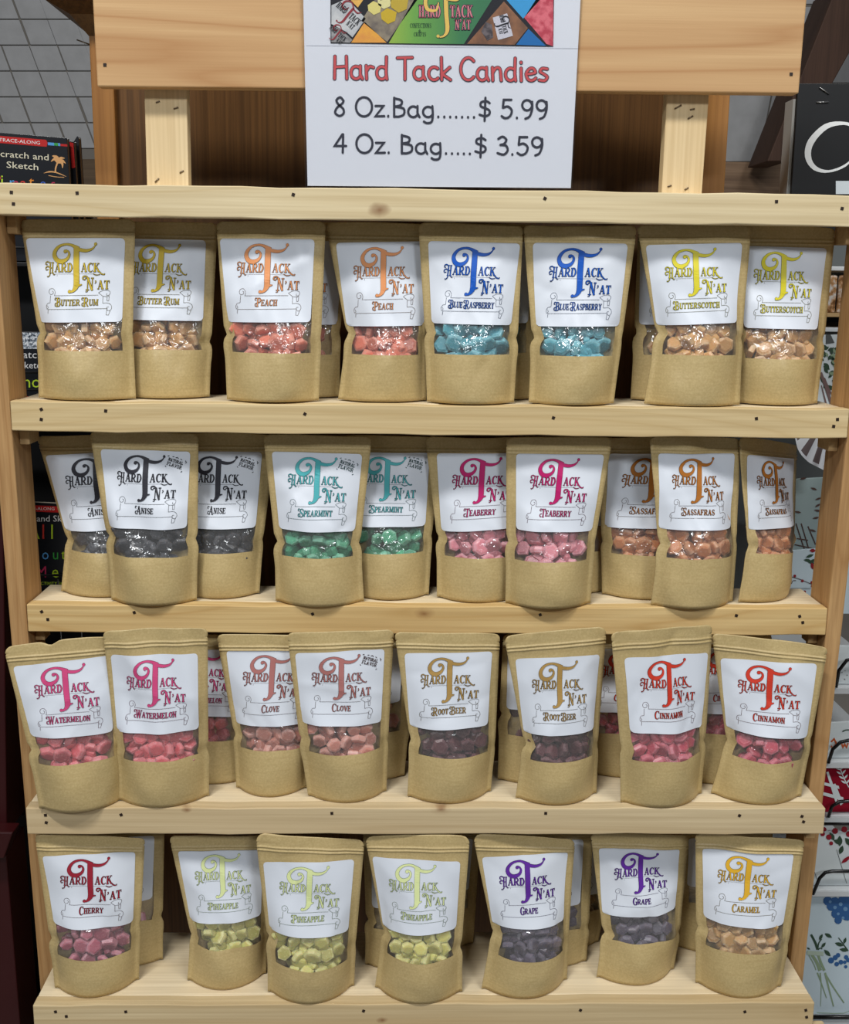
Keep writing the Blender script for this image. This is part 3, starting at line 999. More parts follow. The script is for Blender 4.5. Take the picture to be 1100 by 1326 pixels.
fm_ = N('clear_film')
t1 = fm_.new('ShaderNodeBsdfTransparent'); g1 = fm_.new('ShaderNodeBsdfGlossy'); d1 = fm_.new('ShaderNodeBsdfDiffuse')
m1 = fm_.new('ShaderNodeMixShader'); m2_ = fm_.new('ShaderNodeMixShader')
g1.inputs['Roughness'].default_value = 0.14
d1.inputs['Color'].default_value = (0.9, 0.9, 0.9, 1)
m1.inputs[0].default_value = 0.10; m2_.inputs[0].default_value = 0.055
fm_.link(t1.outputs[0], m1.inputs[1]); fm_.link(g1.outputs[0], m1.inputs[2])
fm_.link(m1.outputs[0], m2_.inputs[1]); fm_.link(d1.outputs[0], m2_.inputs[2])
bp = fm_.new('ShaderNodeBump'); bp.inputs['Strength'].default_value = 0.9; bp.inputs['Distance'].default_value = 0.003
fm_.link(fm_.noise(fm_.coords((60, 60, 60)), 1.0, 2, 0.5, 1.2), bp.inputs['Height'])
fm_.link(bp.outputs[0], g1.inputs['Normal'])
fm_.link(m2_.outputs[0], fm_.t.nodes['Material Output'].inputs[0])
m_film = fm_.m

FL = {  # flavour: (name on label, monogram colour, candy colour)
    'butter_rum': ('BUTTER RUM', (205, 178, 52), (212, 160, 96)),
    'peach': ('PEACH', (228, 152, 98), (232, 122, 92)),
    'blue': ('BLUE RASPBERRY', (10, 86, 188), (84, 172, 188)),
    'butterscotch': ('BUTTERSCOTCH', (222, 210, 50), (216, 162, 94)),
    'anise': ('ANISE', (52, 52, 60), (48, 49, 56)),
    'spearmint': ('SPEARMINT', (80, 176, 182), (78, 172, 130)),
    'teaberry': ('TEABERRY', (192, 30, 106), (226, 134, 148)),
    'sassafras': ('SASSAFRAS', (180, 112, 44), (210, 132, 76)),
    'watermelon': ('WATERMELON', (210, 76, 128), (222, 96, 104)),
    'clove': ('CLOVE', (178, 116, 112), (214, 140, 122)),
    'root_beer': ('ROOT BEER', (176, 142, 82), (84, 36, 42)),
    'cinnamon': ('CINNAMON', (208, 62, 44), (200, 72, 92)),
    'cherry': ('CHERRY', (156, 38, 54), (184, 92, 112)),
    'pineapple': ('PINEAPPLE', (222, 232, 168), (222, 214, 118)),
    'grape': ('GRAPE', (98, 46, 156), (90, 80, 100)),
    'caramel': ('CARAMEL', (228, 178, 52), (204, 156, 88)),
}
_fm = {}


def flavour_mats(f):
    if f in _fm: return _fm[f]
    nm, tc, cc = FL[f]
    dk = tuple(c * 0.34 + 8 for c in tc)
    if f == 'pineapple': dk = (96, 112, 84)
    mt = ink_mat('ink_' + f, tc, 0.45)
    md = ink_mat('ink_dark_' + f, dk, 0.45)
    lt = tuple(tc[i] * 0.8 for i in range(3))
    ml = ink_mat('ink_letter_' + f, lt, 0.45)
    out = []
    for rim in (True, False):
        n = N(('candy_' if rim else 'deep_candy_') + f)
        oi = n.new('ShaderNodeObjectInfo')
        hi = tuple(min(255, c * 0.98 + 16) for c in cc)
        lo = tuple(c * 0.76 for c in cc)
        sug = n.noise(n.coords((1, 1, 1)), 330, 3, 0.7)
        c = n.mix(oi.outputs['Random'], lin(lo), lin(hi))
        dust = tuple(c_ * 0.55 + 112 for c_ in cc)
        amt = 0.3 if f in ('anise', 'grape') else (0.18 if f == 'root_beer' else 0.45)
        c = n.mix(n.ramp(sug, (0.5, (0, 0, 0)), (0.72, (amt,) * 3)), c, lin(dust))
        # lighter look of translucent edges painted in, paler towards each hexagon's rim
        sp = n.new('ShaderNodeSeparateXYZ'); n.link(n.coords((1, 1, 0)), sp.inputs[0])
        ln = n.new('ShaderNodeVectorMath', operation='LENGTH'); n.link(n.coords((92, 92, 0)), ln.inputs[0])
        pale = tuple(c_ * 0.62 + 92 for c_ in cc)
        rimw = 0.35 if f in ('anise', 'grape', 'root_beer') else 0.75
        c = n.mix(n.ramp(ln.outputs['Value'], (0.0, (0, 0, 0)), (0.62, (0, 0, 0)), (0.86, (rimw,) * 3), (1.0, (rimw * 0.6,) * 3)), c, lin(pale)) if rim else c
        n.link(c, n.b.inputs['Base Color'])
        n.set(Roughness=0.36)
        n.b.inputs['Subsurface Weight'].default_value = 0.7
        n.b.inputs['Subsurface Radius'].default_value = (1.0, 0.7, 0.55)
        n.b.inputs['Subsurface Scale'].default_value = 0.006
        n.b.inputs['Specular IOR Level'].default_value = 0.6
        n.bump(sug, 0.5, 0.0008)
        # the deeper layer of candy: same sugar, no per-piece shift
        out.append(n.m)
    _fm[f] = (mt, md, ml, out[0], out[1])
    return _fm[f]


def candy_mesh(seed):
    rnd = random.Random(seed)
    V, F = [], []
    rings = [(0.62, 0.42), (0.92, 0.30), (1.0, 0.0), (0.92, -0.30), (0.6, -0.42)]
    k = 6 if seed % 3 else 7
    ang = [2 * math.pi * i / k + rnd.uniform(-0.12, 0.12) for i in range(k)]
    rad = [rnd.uniform(0.9, 1.08) for _ in range(k)]
    for s_, z in rings:
        for a, rr in zip(ang, rad):
            V.append((math.cos(a) * s_ * rr * 0.0108, math.sin(a) * s_ * rr * 0.0108, z * 0.0112))
    for i in range(len(rings) - 1):
        for j in range(k):
            F.append((i * k + j, (i + 1) * k + j, (i + 1) * k + (j + 1) % k, i * k + (j + 1) % k))
    F.append(tuple(range(k))); F.append(tuple((len(rings) - 1) * k + j for j in range(k))[::-1])
    return V, F


CANDY = [candy_mesh(s) for s in range(5)]
_cm = {}


def candy_me(f, k):
    if (f, k) not in _cm:
        me = bpy.data.meshes.new('candy')
        me.from_pydata(CANDY[k][0], [], CANDY[k][1])
        me.materials.append(flavour_mats(f)[3])
        _cm[(f, k)] = me
    return _cm[(f, k)]


def fields(seed):
    """Smooth wrinkle field over (u, v): a few soft sines and folded creases."""
    r = np.random.RandomState(seed)
    A = [(r.uniform(1.2, 4.5), r.uniform(1.2, 6.0), r.uniform(0, 6.28), r.uniform(0.4, 1.0)) for _ in range(5)]
    B = [(r.uniform(-3.5, 3.5), r.uniform(1.0, 5.0), r.uniform(0, 6.28), r.uniform(0.4, 1.0)) for _ in range(3)]

    D = [(r.uniform(-2.5, 2.5), r.uniform(0.6, 3.0), r.uniform(0, 6.28), r.choice([-1, 1]) * r.uniform(0.4, 1.0)) for _ in range(3)]

    def f(u, v):
        s = sum(a * np.sin(fx * u * 1.6 + fy * v * 2.2 + p) for fx, fy, p, a in A) / 5
        c = sum(a * (0.64 - np.abs(np.sin(fx * u * 0.8 + fy * v * 1.9 + p))) for fx, fy, p, a in B) / 3
        q = sum(a * np.exp(-np.abs(np.sin((fx * u * 0.9 - fy * v * 2.4) + p)) * 5.0) for fx, fy, p, a in D) / 3
        return 0.6 * s + 0.8 * c + 0.55 * q
    return f


ZDK = [None, ZT[1], ZT[2], ZT[3], ZT[4]]
VCOR = {1: 1, 2: 5, 3: 9, 4: 12}


def pouch(row, flavour, text, TL, WL, BL, TR, WR, BR, lab, wb, seed, yb=None, lean=0.004, bulge=1.0, natural=False, group=None, candies=18, round_=0.007, ybL=None, ybR=None, hid=False, crump=1.2, dent=0.0):
    zd = ZDK[row] + 0.0016
    if hid: bulge *= 0.6
    mt, md, ml, _mc0, mc = flavour_mats(flavour)

    def base(p, y):
        if y is None:
            q = at_z(p[0], p[1], zd)
            return q
        x = at_y(p[0], p[1], y)[0]
        for _ in range(3):      # x so that the point on the deck at depth y projects to px
            pxx, _py = project((x, y, zd))
            x += (p[0] - pxx) * (y + CD) / FPX
        return np.array([x, y, zd])
    B0 = base(BL, yb if ybL is None else ybL); B1 = base(BR, yb if ybR is None else ybR)
    yT0 = B0[1] + lean; yT1 = B1[1] + lean
    T0 = at_y(TL[0], TL[1], yT0); T1 = at_y(TR[0], TR[1], yT1)
    v0 = (BL[1] - WL[1]) / (BL[1] - TL[1]); v1 = (BR[1] - WR[1]) / (BR[1] - TR[1])
    W0 = at_y(WL[0], WL[1], B0[1] + (yT0 - B0[1]) * v0); W1 = at_y(WR[0], WR[1], B1[1] + (yT1 - B1[1]) * v1)
    origin = (B0 + B1) / 2
    ax = B1 - B0; ax[2] = 0; ax /= np.linalg.norm(ax)
    nrm = np.array([ax[1], -ax[0], 0.0])            # towards the viewer
    wr = fields(seed)
    rk = random.Random(seed * 3 + 5)
    top_w, top_s = rk.uniform(-0.0004, 0.0016), rk.uniform(0.0002, 0.0010)
    nkL, nkR = rk.uniform(0.001, 0.0038), rk.uniform(0.0005, 0.003)
    H = ((T0 - B0)[2] + (T1 - B1)[2]) / 2
    Wd = np.linalg.norm(T1 - T0)

    def edge(P0, Pw, P1, vw, v):
        v = np.asarray(v, float)[..., None]
        a = P0 + (Pw - P0) * (v / vw)
        b = Pw + (P1 - Pw) * ((v - vw) / (1 - vw))
        k = 0.022
        s = 1 / (1 + np.exp(-(v - vw) / (k * 0.2)))
        sg_ = 1.0 if P0 is B0 else -1.0
        nk = nkL if P0 is B0 else nkR
        ntc = nk * np.exp(-((v - vw) / 0.022) ** 2) - 0.45 * nk * np.exp(-((v - vw + 0.07) / 0.05) ** 2)
        return a * (1 - s) + b * s + ax * sg_ * ntc

    def inset(v):                                   # rounded top corners and tear notches
        v = np.asarray(v, float)
        h = np.clip((v - (1 - round_ / H)) / (round_ / H), 0, 1)
        r = round_ * (1 - np.sqrt(np.clip(1 - h * h, 0, 1)))
        nt = 0.0016 * np.clip(1 - np.abs(v - 0.948) / 0.005, 0, 1)
        return r + nt

    def Bv(v):
        return bulge * np.interp(v, [0, 0.03, 0.12, 0.25, 0.36, 0.48, 0.62, 0.78, 0.88, 1.0], [0.026, 0.0275, 0.029, 0.026, 0.022, 0.0165, 0.0105, 0.0055, 0.002, 0.0])

    def gu(u, v):
        s = np.clip(np.abs(u) / 0.90, 0, 1)
        e = np.interp(v, [0, 0.3, 1], [0.85, 0.75, 0.9])
        return np.power(np.clip(1 - s * s, 0, 1), e)

    zipv = (0.905, 0.925)

    def surf(u, v, off=0.0, side=1):
        u = np.asarray(u, float); v = np.asarray(v, float)
        L = edge(B0, W0, T0, v0, v); Rr = edge(B1, W1, T1, v1, v)
        ins = inset(v)[..., None]
        L = L + ax * ins; Rr = Rr - ax * ins
        P = L + (Rr - L) * ((u[..., None] + 1) / 2)
        g = gu(u, v)
        amp = crump * 0.0050 * np.interp(v, [0, 0.06, 0.2, 0.5, 0.85, 1], [0.05, 0.6, 0.9, 1.1, 0.8, 0.7]) * np.clip(1.25 - np.abs(u) ** 3, 0.25, 1)
        d = Bv(v) * g
        if side > 0:
            d = d + wr(u, v) * amp * 1.35
            # side-seal fold just inside the edge and the pinch at the waist
            d = d + 0.0035 * np.exp(-((v - (v0 + v1) / 2) / 0.035) ** 2) * np.exp(-((np.abs(u) - 0.80) / 0.1) ** 2)
            for zv in zipv:
                d = d + 0.0013 * np.exp(-((v - zv) / 0.0045) ** 2)
            d = np.maximum(d, 0.0003) if False else d
        else:
            d = d * 0.34
            d = -(d) + wr(u, v) * amp * 1.35 - 0.0011 - 0.0 * v
        P = P + nrm * (d + off)[..., None]
        hv = np.clip((v - 0.9) / 0.1, 0, 1) ** 2
        P[..., 2] += hv * (top_w * (1 - u * u) + top_s * np.sin(2.2 * u + seed) - dent * np.exp(-((u + 0.24) / 0.13) ** 2))
        return P

    # grid lines
    vwb = (BL[1] + BR[1]) / 2 - (wb - VCOR[row])
    vwb = vwb / ((BL[1] + BR[1]) / 2 - (TL[1] + TR[1]) / 2)
    vtop = 0.64
    UW = 0.80
    us = np.unique(np.round(np.concatenate([np.linspace(-1, -UW, 4), np.linspace(-UW, UW, 23), np.linspace(UW, 1, 4)]), 5))
    vs = np.unique(np.round(np.concatenate([np.linspace(0, 0.06, 4), np.linspace(0.06, vwb, 7), np.linspace(vwb, vtop, 16), np.linspace(vtop, 0.895, 9), np.linspace(0.895, 0.936, 11), np.linspace(0.936, 0.962, 7), np.linspace(0.962, 1, 7)]), 5))
    vs = vs[np.concatenate([[True], np.diff(vs) > 0.0008])]
    nu, nv = len(us), len(vs)
    U, Vg = np.meshgrid(us, vs)
    top_wave = 0.0
    Pf = surf(U, Vg).reshape(-1, 3)
    Pb = surf(U, Vg, side=-1).reshape(-1, 3)
    # keep the edges of front and back together
    F = []
    tol = 1e-4
    for j in range(nv - 1):
        for i in range(nu - 1):
            um = (us[i] + us[i + 1]) / 2; vm = (vs[j] + vs[j + 1]) / 2
            a = j * nu + i
            hole = abs(um) < UW and vwb < vm < vtop
            if not hole:
                F.append((a, a + 1, a + nu + 1, a + nu))
            b = nu * nv + a
            F.append((b, b + nu, b + nu + 1, b + 1))
    nb = nu * nv
    for i in range(nu - 1):                         # gusset below, seal above
        F.append((i + 1, i, nb + i, nb + i + 1))
        t = (nv - 1) * nu + i
        F.append((t, t + 1, nb + t + 1, nb + t))
    for j in range(nv - 1):                         # side seals
        a = j * nu; F.append((a, a + nu, nb + a + nu, nb + a))
        a = j * nu + nu - 1; F.append((a + nu, a, nb + a, nb + a + nu))
    bag = empty('candy_pouch', tuple(origin), text, 'candy bag', group)
    mesh_obj('kraft_body', np.concatenate([Pf, Pb]), F, m_kraft, bag, smooth=True)

    # clear window
    uw = np.linspace(-UW - 0.02, UW + 0.02, 22); vw = np.linspace(vwb - 0.012, vtop + 0.01, 12)
    Uw, Vw = np.meshgrid(uw, vw)
    Pw_ = surf(Uw, Vw, -0.0007).reshape(-1, 3)
    Fw = [(j * 22 + i, j * 22 + i + 1, (j + 1) * 22 + i + 1, (j + 1) * 22 + i) for j in range(11) for i in range(21)]
    mesh_obj('window', Pw_, Fw, m_film, bag, smooth=True)

    # label corners -> (u, v)
    def uv(p):
        v = 0.6
        for _ in range(4):
            yl = lambda vv: (WL[0] + (BL[0] - WL[0]) * (1 - vv / v0)) if vv < v0 else (WL[0] + (TL[0] - WL[0]) * ((vv - v0) / (1 - v0)))
            yr = lambda vv: (WR[0] + (BR[0] - WR[0]) * (1 - vv / v1)) if vv < v1 else (WR[0] + (TR[0] - WR[0]) * ((vv - v1) / (1 - v1)))
            xl, xr = yl(v), yr(v)
            u = (p[0] - xl) / (xr - xl) * 2 - 1
            uu = (u + 1) / 2
            yb_ = BL[1] + (BR[1] - BL[1]) * uu; yt_ = TL[1] + (TR[1] - TL[1]) * uu
            v = (yb_ - p[1]) / (yb_ - yt_)
        return np.array([max(-0.96, min(0.96, u)), max(0.25, min(0.905, v))])
    c = [uv(p) for p in lab]                        # TL, TR, BR, BL
    rl = 0.05

    def lab_uv(s, t):
        s = np.asarray(s, float)[..., None]; t = np.asarray(t, float)[..., None]
        return (c[0] * (1 - s) + c[1] * s) * (1 - t) + (c[3] * (1 - s) + c[2] * s) * t
    tt = np.unique(np.round(np.concatenate([[0, 0.004, 0.012, 0.025, 0.05], np.linspace(0.05, 0.95, 22), [0.975, 0.988, 0.996, 1]]), 5))
    ns = 25
    Vl = []
    for t in tt:
        h = max(0, (rl - t) / rl, (t - (1 - rl)) / rl)
        ins = 0.045 * (1 - math.sqrt(max(0, 1 - h * h)))
        for s in np.linspace(ins, 1 - ins, ns):
            Vl.append((s, t))
    Vl = np.array(Vl)
    uvl = lab_uv(Vl[:, 0], Vl[:, 1])
    Pl = surf(uvl[:, 0], uvl[:, 1], 0.0006)
    Fl = [(j * ns + i, (j + 1) * ns + i, (j + 1) * ns + i + 1, j * ns + i + 1) for j in range(len(tt) - 1) for i in range(ns - 1)]
    lo = mesh_obj('label', Pl, Fl, m_label, bag, smooth=True)
    dark, colr = Ink(), Ink()
    mono, lett = Ink(), Ink()
    draw_logo(dark, colr, FL[flavour][0], 2.6 if flavour != 'anise' else 1.0)
    if natural: natural_stamp(dark)

    def put(name, ink, off, mat):
        a = np.array([label_st(x, y) for x, y in ink.V])
        q_ = lab_uv(a[:, 0], a[:, 1])
        P = surf(q_[:, 0], q_[:, 1], off + np.array(ink.L))
        mesh_obj(name, P - parent_world(bag) + parent_world(bag), ink.F, mat, lo)
    put('print_outline', dark, 0.00105, md)
    put('print_colour', colr, 0.00145, mt)

    # candies behind the window
    rnd = random.Random(seed * 13 + 1)
    L0 = edge(B0, W0, T0, v0, 0.35); R0_ = edge(B1, W1, T1, v1, 0.35)
    wv_ = np.linalg.norm(R0_ - L0)
    nc = max(3, int(round(wv_ * 0.76 / 0.0150)))
    vlo, vhi = vwb - 0.03, max(c[2][1], c[3][1]) + 0.045
    nr = max(3, int(round((vhi - vlo) * H / 0.0136)))
    fillV, fillF = [], []
    base_q = Vector((0, 0, 1)).rotation_difference(Vector(nrm))
    for layer in (0, 1, 2):
        for j in range(nr):
            for i in range(nc):
                u = -0.72 + 1.46 * (i + (0.5 if (j + layer) % 2 else 0.1)) / nc + rnd.uniform(-0.04, 0.04)
                v = vlo + (vhi - vlo) * (j + 0.4 * (layer == 1)) / (nr - 1) + rnd.uniform(-0.012, 0.012)
                if abs(u) > 0.765 or (abs(u) > 0.55 and v < vwb + 0.012): continue
                dep = Bv(np.array(v)) * gu(np.array(u), np.array(v))
                tilt = (0.62 if layer == 0 else 0.9) * (1 - 0.6 * abs(u))
                qq = base_q @ Quaternion((1, 0, 0), rnd.gauss(0, tilt)) @ Quaternion((0, 1, 0), rnd.gauss(0, tilt)) @ Quaternion((0, 0, 1), rnd.uniform(0, 6.28))
                sc = rnd.uniform(0.78, 1.12)
                ext = 0.0
                for cv in CANDY[0][0][::2]:
                    w = qq @ (Vector(cv) * sc * 1.12)
                    ext = max(ext, float(np.dot(np.array(w[:]), nrm)))
                if abs(u) > 0.5:                 # pieces in the thin flanks are small ones
                    room = float(dep) * 1.34 + 0.0065
                    if 2 * ext + 0.0018 > room:
                        q_s = max(0.3, room / (2 * ext + 0.0018))
                        sc *= q_s; ext *= q_s
                o_ = -(ext + 0.0018 + 0.006 * layer + 0.004 * abs(u) ** 2 + rnd.uniform(0, 0.0025))
                if layer and -o_ + ext > float(dep) * 1.34 + (0.007 if abs(u) > 0.5 else 0.014): continue
                p = surf(np.array([u]), np.array([v]), np.array([o_]))[0]
                if layer == 0:
                    if hid and rnd.random() < 0.35: continue
                    o = bpy.data.objects.new('candy', candy_me(flavour, rnd.randrange(5)))
                    o.parent = bag
                    o.location = tuple(p - origin)
                    o.rotation_mode = 'QUATERNION'
                    o.rotation_quaternion = qq
                    o.scale = (sc, sc, sc)
                    link(o)
                else:
                    CV, CF = CANDY[rnd.randrange(5)]
                    b = len(fillV)
                    for cv in CV:
                        w = qq @ (Vector(cv) * sc * 1.1)
                        fillV.append(p + np.array(w[:]))
                    fillF += [tuple(b + k for k in f) for f in CF]
    fo = mesh_obj('deeper_candy', fillV, fillF, mc, bag)
    tag(fo, kind='stuff')
    return bag


G1, G2, G3, G4 = 'candy pouches on the top shelf', 'candy pouches on the second shelf', 'candy pouches on the third shelf', 'candy pouches on the bottom shelf'
BAGS = []


def B(*a, **k):
    BAGS.append((a, k))


# ---- top shelf
B(1, 'butter_rum', 'kraft pouch of butter rum candy at the left end of the top shelf', (26, 284), (49, 430), (50, 519), (175, 284), (172, 432), (176, 520), [(33, 308), (162, 308), (160, 416), (53, 417)], 455, 11, yb=0.033)
B(1, 'butter_rum', 'butter rum pouch tucked behind the one at the left end, label cut off at H', (140, 286), (156, 430), (160, 520), (282, 289), (274, 442), (271.5, 521), [(150, 306), (267, 306), (264, 415), (156, 413)], 454, 12, yb=0.062)
B(1, 'peach', 'front peach pouch with coral candy next to the butter rum pouches', (280, 286), (290.5, 432), (294, 522), (422, 287), (416, 438), (413, 525), [(284, 308.5), (408, 307), (403, 416.5), (295.5, 416.5)], 458, 13, yb=0.030)
B(1, 'peach', 'dim peach pouch almost hidden in the gap between the two peach pouches', (318, 288), (330, 430), (332, 520), (452, 288), (441, 430), (440, 521), [(328, 312), (444, 312), (437, 420), (336, 420)], 462, 14, yb=0.078, hid=True)
B(1, 'peach', 'peach pouch overlapped by the left blue raspberry pouch', (421.6, 288), (449, 432), (438, 524), (562, 290), (552, 438), (552, 525), [(435, 314), (556, 312), (549, 421), (449, 422)], 461, 15, yb=0.045)
B(1, 'blue', 'left blue raspberry pouch with turquoise candy on the top shelf', (542, 289), (550.5, 430), (553, 526), (678, 292), (671, 438), (666, 525), [(554.5, 311), (674, 315), (662, 420.5), (559, 418)], 460, 16, yb=0.028)
B(1, 'blue', 'dim blue raspberry pouch hidden between the two front blue raspberry pouches', (575, 290), (583, 430), (585, 519), (699, 291), (692, 430), (690, 519), [(585, 312), (690, 312), (684, 418), (590, 418)], 458, 17, yb=0.075, hid=True)
B(1, 'blue', 'right blue raspberry pouch, straight label, beside the butterscotch pouches', (678, 291), (689, 436), (685, 527), (825.5, 293), (806, 438), (795, 528), [(690, 314), (813.5, 315), (801.5, 422), (694, 422)], 462, 18, yb=0.028)
B(1, 'butterscotch', 'dim butterscotch pouch peeking out left behind the front butterscotch pouch', (827, 292), (822, 430), (817, 524), (950, 292), (945, 430), (945, 524), [(829, 320), (935, 320), (930, 420), (828, 420)], 462, 19, yb=0.08, hid=True)
B(1, 'butterscotch', 'front butterscotch pouch with creased film and pale amber candy', (825, 291), (850, 431), (834.5, 525), (973.5, 292), (961.6, 438), (958.5, 526), [(836, 317), (961.6, 311), (952, 417), (848, 421)], 460, 20, yb=0.028)
B(1, 'butterscotch', 'butterscotch pouch at the right end of the top shelf', (940, 292), (950, 432), (955, 526), (1083, 294), (1068, 440), (1059, 528), [(955, 318), (1071.5, 321), (1055.7, 426), (962, 424)], 466, 21, yb=0.050)
# ---- second shelf
B(2, 'anise', 'leftmost anise pouch, tilted, half behind the front anise pouch', (47, 564), (86, 698), (79, 774), (200, 562), (196, 690), (192, 776), [(58.5, 589), (186, 576), (186, 680), (84, 686)], 717, 31, yb=0.068)
B(2, 'anise', 'front anise pouch with natural flavor stamp and smoky black candy', (116, 558), (138, 694), (144.5, 775), (257, 562), (256, 698), (255, 779), [(130, 581), (247, 584), (243, 682), (143, 680.5)], 721, 32, yb=0.030, natural=True)
B(2, 'anise', 'anise pouch on the right of the front one, leftmost letters hidden', (213, 562), (232, 698), (236, 776), (358, 563), (341, 698), (336, 776), [(225, 583), (340, 585), (332, 681), (238, 681)], 718, 33, yb=0.064, natural=True)
B(2, 'spearmint', 'front spearmint pouch with pale green candy and teal monogram', (341, 563), (356, 700), (357, 776), (482, 565), (467, 702), (471.7, 778), [(352, 584), (469.6, 587.5), (460, 686), (362, 683)], 722, 34, yb=0.030, natural=True)
B(2, 'spearmint', 'spearmint pouch behind, between the front spearmint and teaberry pouches', (433, 565), (447, 698), (455, 775), (570, 566), (560, 693), (555.5, 775), [(445, 584), (557, 586), (551, 679), (453, 678)], 718, 35, yb=0.062, natural=True)
B(2, 'teaberry', 'left teaberry pouch with pink candy, right side covered', (551, 566), (566, 696), (566, 780), (693, 566), (676, 700), (670, 780), [(565.6, 586), (683, 584), (672, 680), (571.6, 686)], 724, 36, yb=0.052)
B(2, 'teaberry', 'front teaberry pouch with pink hexagonal candy and straight left edge', (656, 566), (656, 700), (654.7, 781), (793.6, 567), (771, 702), (765, 780.5), [(668.6, 585), (783, 588), (766.7, 686), (668, 683.6)], 727, 37, yb=0.026)
B(2, 'sassafras', 'sassafras pouch mostly hidden just right of the front teaberry pouch', (690, 567), (700, 698), (705, 771), (800, 567), (787, 698), (784, 771), [(700, 584), (792, 584), (784, 680), (706, 680)], 718, 38, yb=0.085, hid=True)
B(2, 'sassafras', 'left sassafras pouch, its label cut off after the letters SASSAF', (777, 567), (779, 700), (780, 775), (906, 567), (898, 700), (894, 775), [(789, 583), (900, 583), (892, 680), (783, 681)], 720, 39, yb=0.07)
B(2, 'sassafras', 'middle sassafras pouch with amber candy, turned slightly with a side flap', (842, 566), (853, 703), (843.5, 779), (959, 567), (955, 698), (949, 773), [(853, 587), (952, 586), (944, 681.6), (853, 684)], 722, 40, ybL=0.02, ybR=0.038)
B(2, 'sassafras', 'rightmost sassafras pouch turned sideways with a narrow label', (957.6, 567), (969, 707), (957, 779), (1033, 575), (1029, 688), (1021, 775), [(967, 588), (1029, 577), (1022, 678), (968, 685)], 720, 41, ybL=0.034, ybR=0.094, bulge=0.9)
# ---- third shelf
B(3, 'watermelon', 'leftmost watermelon pouch, tilted with a dented top, on the third shelf', (4, 836), (37, 970), (51, 1047), (155.5, 824), (159, 963), (161, 1034), [(16.3, 862.5), (143.7, 848), (146, 943.7), (40, 951.6)], 989, 51, lean=-0.006, round_=0.012, bulge=0.9, dent=0.005)
B(3, 'watermelon', 'watermelon pouch standing second from the left on the third shelf', (133, 817), (150, 966), (153, 1036), (269, 813), (270, 968), (271, 1030), [(143, 847), (256, 845), (258, 940), (152, 944)], 984, 52, lean=-0.014)
B(3, 'watermelon', 'dim watermelon pouch behind, showing only the letters MELON', (205, 821), (215, 950), (220, 1018), (330, 821), (325, 950), (322, 1016), [(212, 834), (318, 834), (313, 924), (220, 924)], 965, 53, yb=0.045, hid=True, lean=0.0)
B(3, 'clove', 'left clove pouch without stamp, right edge behind the front clove pouch', (280.5, 822), (303, 950), (306, 1029), (428, 822), (408, 958), (397, 1024), [(293, 842), (414, 833), (400, 932), (305.6, 935)], 973, 54, yb=0.02, lean=-0.008)
B(3, 'clove', 'front clove pouch with natural flavor stamp and hexagonal amber candy', (372, 820), (388, 956), (399, 1030), (510.5, 816), (503, 957), (500.7, 1024), [(382, 845), (498, 839), (493, 932), (391, 934)], 976, 55, lean=-0.012, natural=True)
B(3, 'clove', 'clove pouch in shadow between front clove and left root beer pouch', (410, 821), (416, 940), (420, 1006), (537, 821), (530, 940), (524, 1004), [(422, 835), (522, 832), (518, 908), (424, 913)], 953, 56, hid=True, lean=0.0)
B(3, 'root_beer', 'left root beer pouch with dark brown candy and bulging round base', (511, 818), (531, 956), (528, 1031), (648, 821), (641.5, 963), (636, 1024), [(523.6, 845), (638, 843), (630, 934.5), (531, 940)], 980, 57, lean=-0.01, bulge=1.05)
B(3, 'root_beer', 'root beer pouch mostly hidden behind the gap between root beer pouches', (652, 821), (647, 925), (645, 1004), (776, 821), (766, 925), (760, 1004), [(658, 835), (762, 835), (757, 915), (656, 917)], 957, 58, yb=0.045, hid=True, lean=0.0)
B(3, 'root_beer', 'right root beer pouch with wavy top edge and dark candy', (653, 823), (679, 962), (668, 1033), (786, 811), (774.6, 963), (773, 1026.5), [(667, 852), (777, 846), (767, 941), (673, 947.6)], 985, 59, lean=-0.014, round_=0.01)
B(3, 'cinnamon', 'dim cinnamon pouch in the gap beside the right root beer pouch', (750, 821), (757, 940), (760, 1011), (882, 821), (872, 940), (868, 1011), [(760, 833), (868, 833), (862, 920), (765, 920)], 956, 60, yb=0.066, hid=True, lean=0.0)
B(3, 'cinnamon', 'left front cinnamon pouch with tall pale top and pink-red candy', (792, 820), (804, 968), (804.4, 1039), (923, 809), (914, 958), (909, 1027), [(808, 851), (917, 843.5), (907, 939), (813, 944.5)], 984, 61, lean=-0.016)
B(3, 'cinnamon', 'cinnamon pouch hidden behind the gap between the two front cinnamon pouches', (880, 820), (885, 940), (888, 1009), (1000, 820), (995, 940), (990, 1009), [(890, 836), (992, 836), (986, 920), (893, 920)], 955, 62, hid=True, lean=0.0)
B(3, 'cinnamon', 'rightmost cinnamon pouch on the third shelf, bent outward at the left', (922, 820), (941, 958), (921, 1027), (1073, 838), (1051, 958), (1038, 1031), [(933, 851), (1059, 859), (1044.6, 952), (939, 941)], 986, 63, lean=-0.004, bulge=1.05)
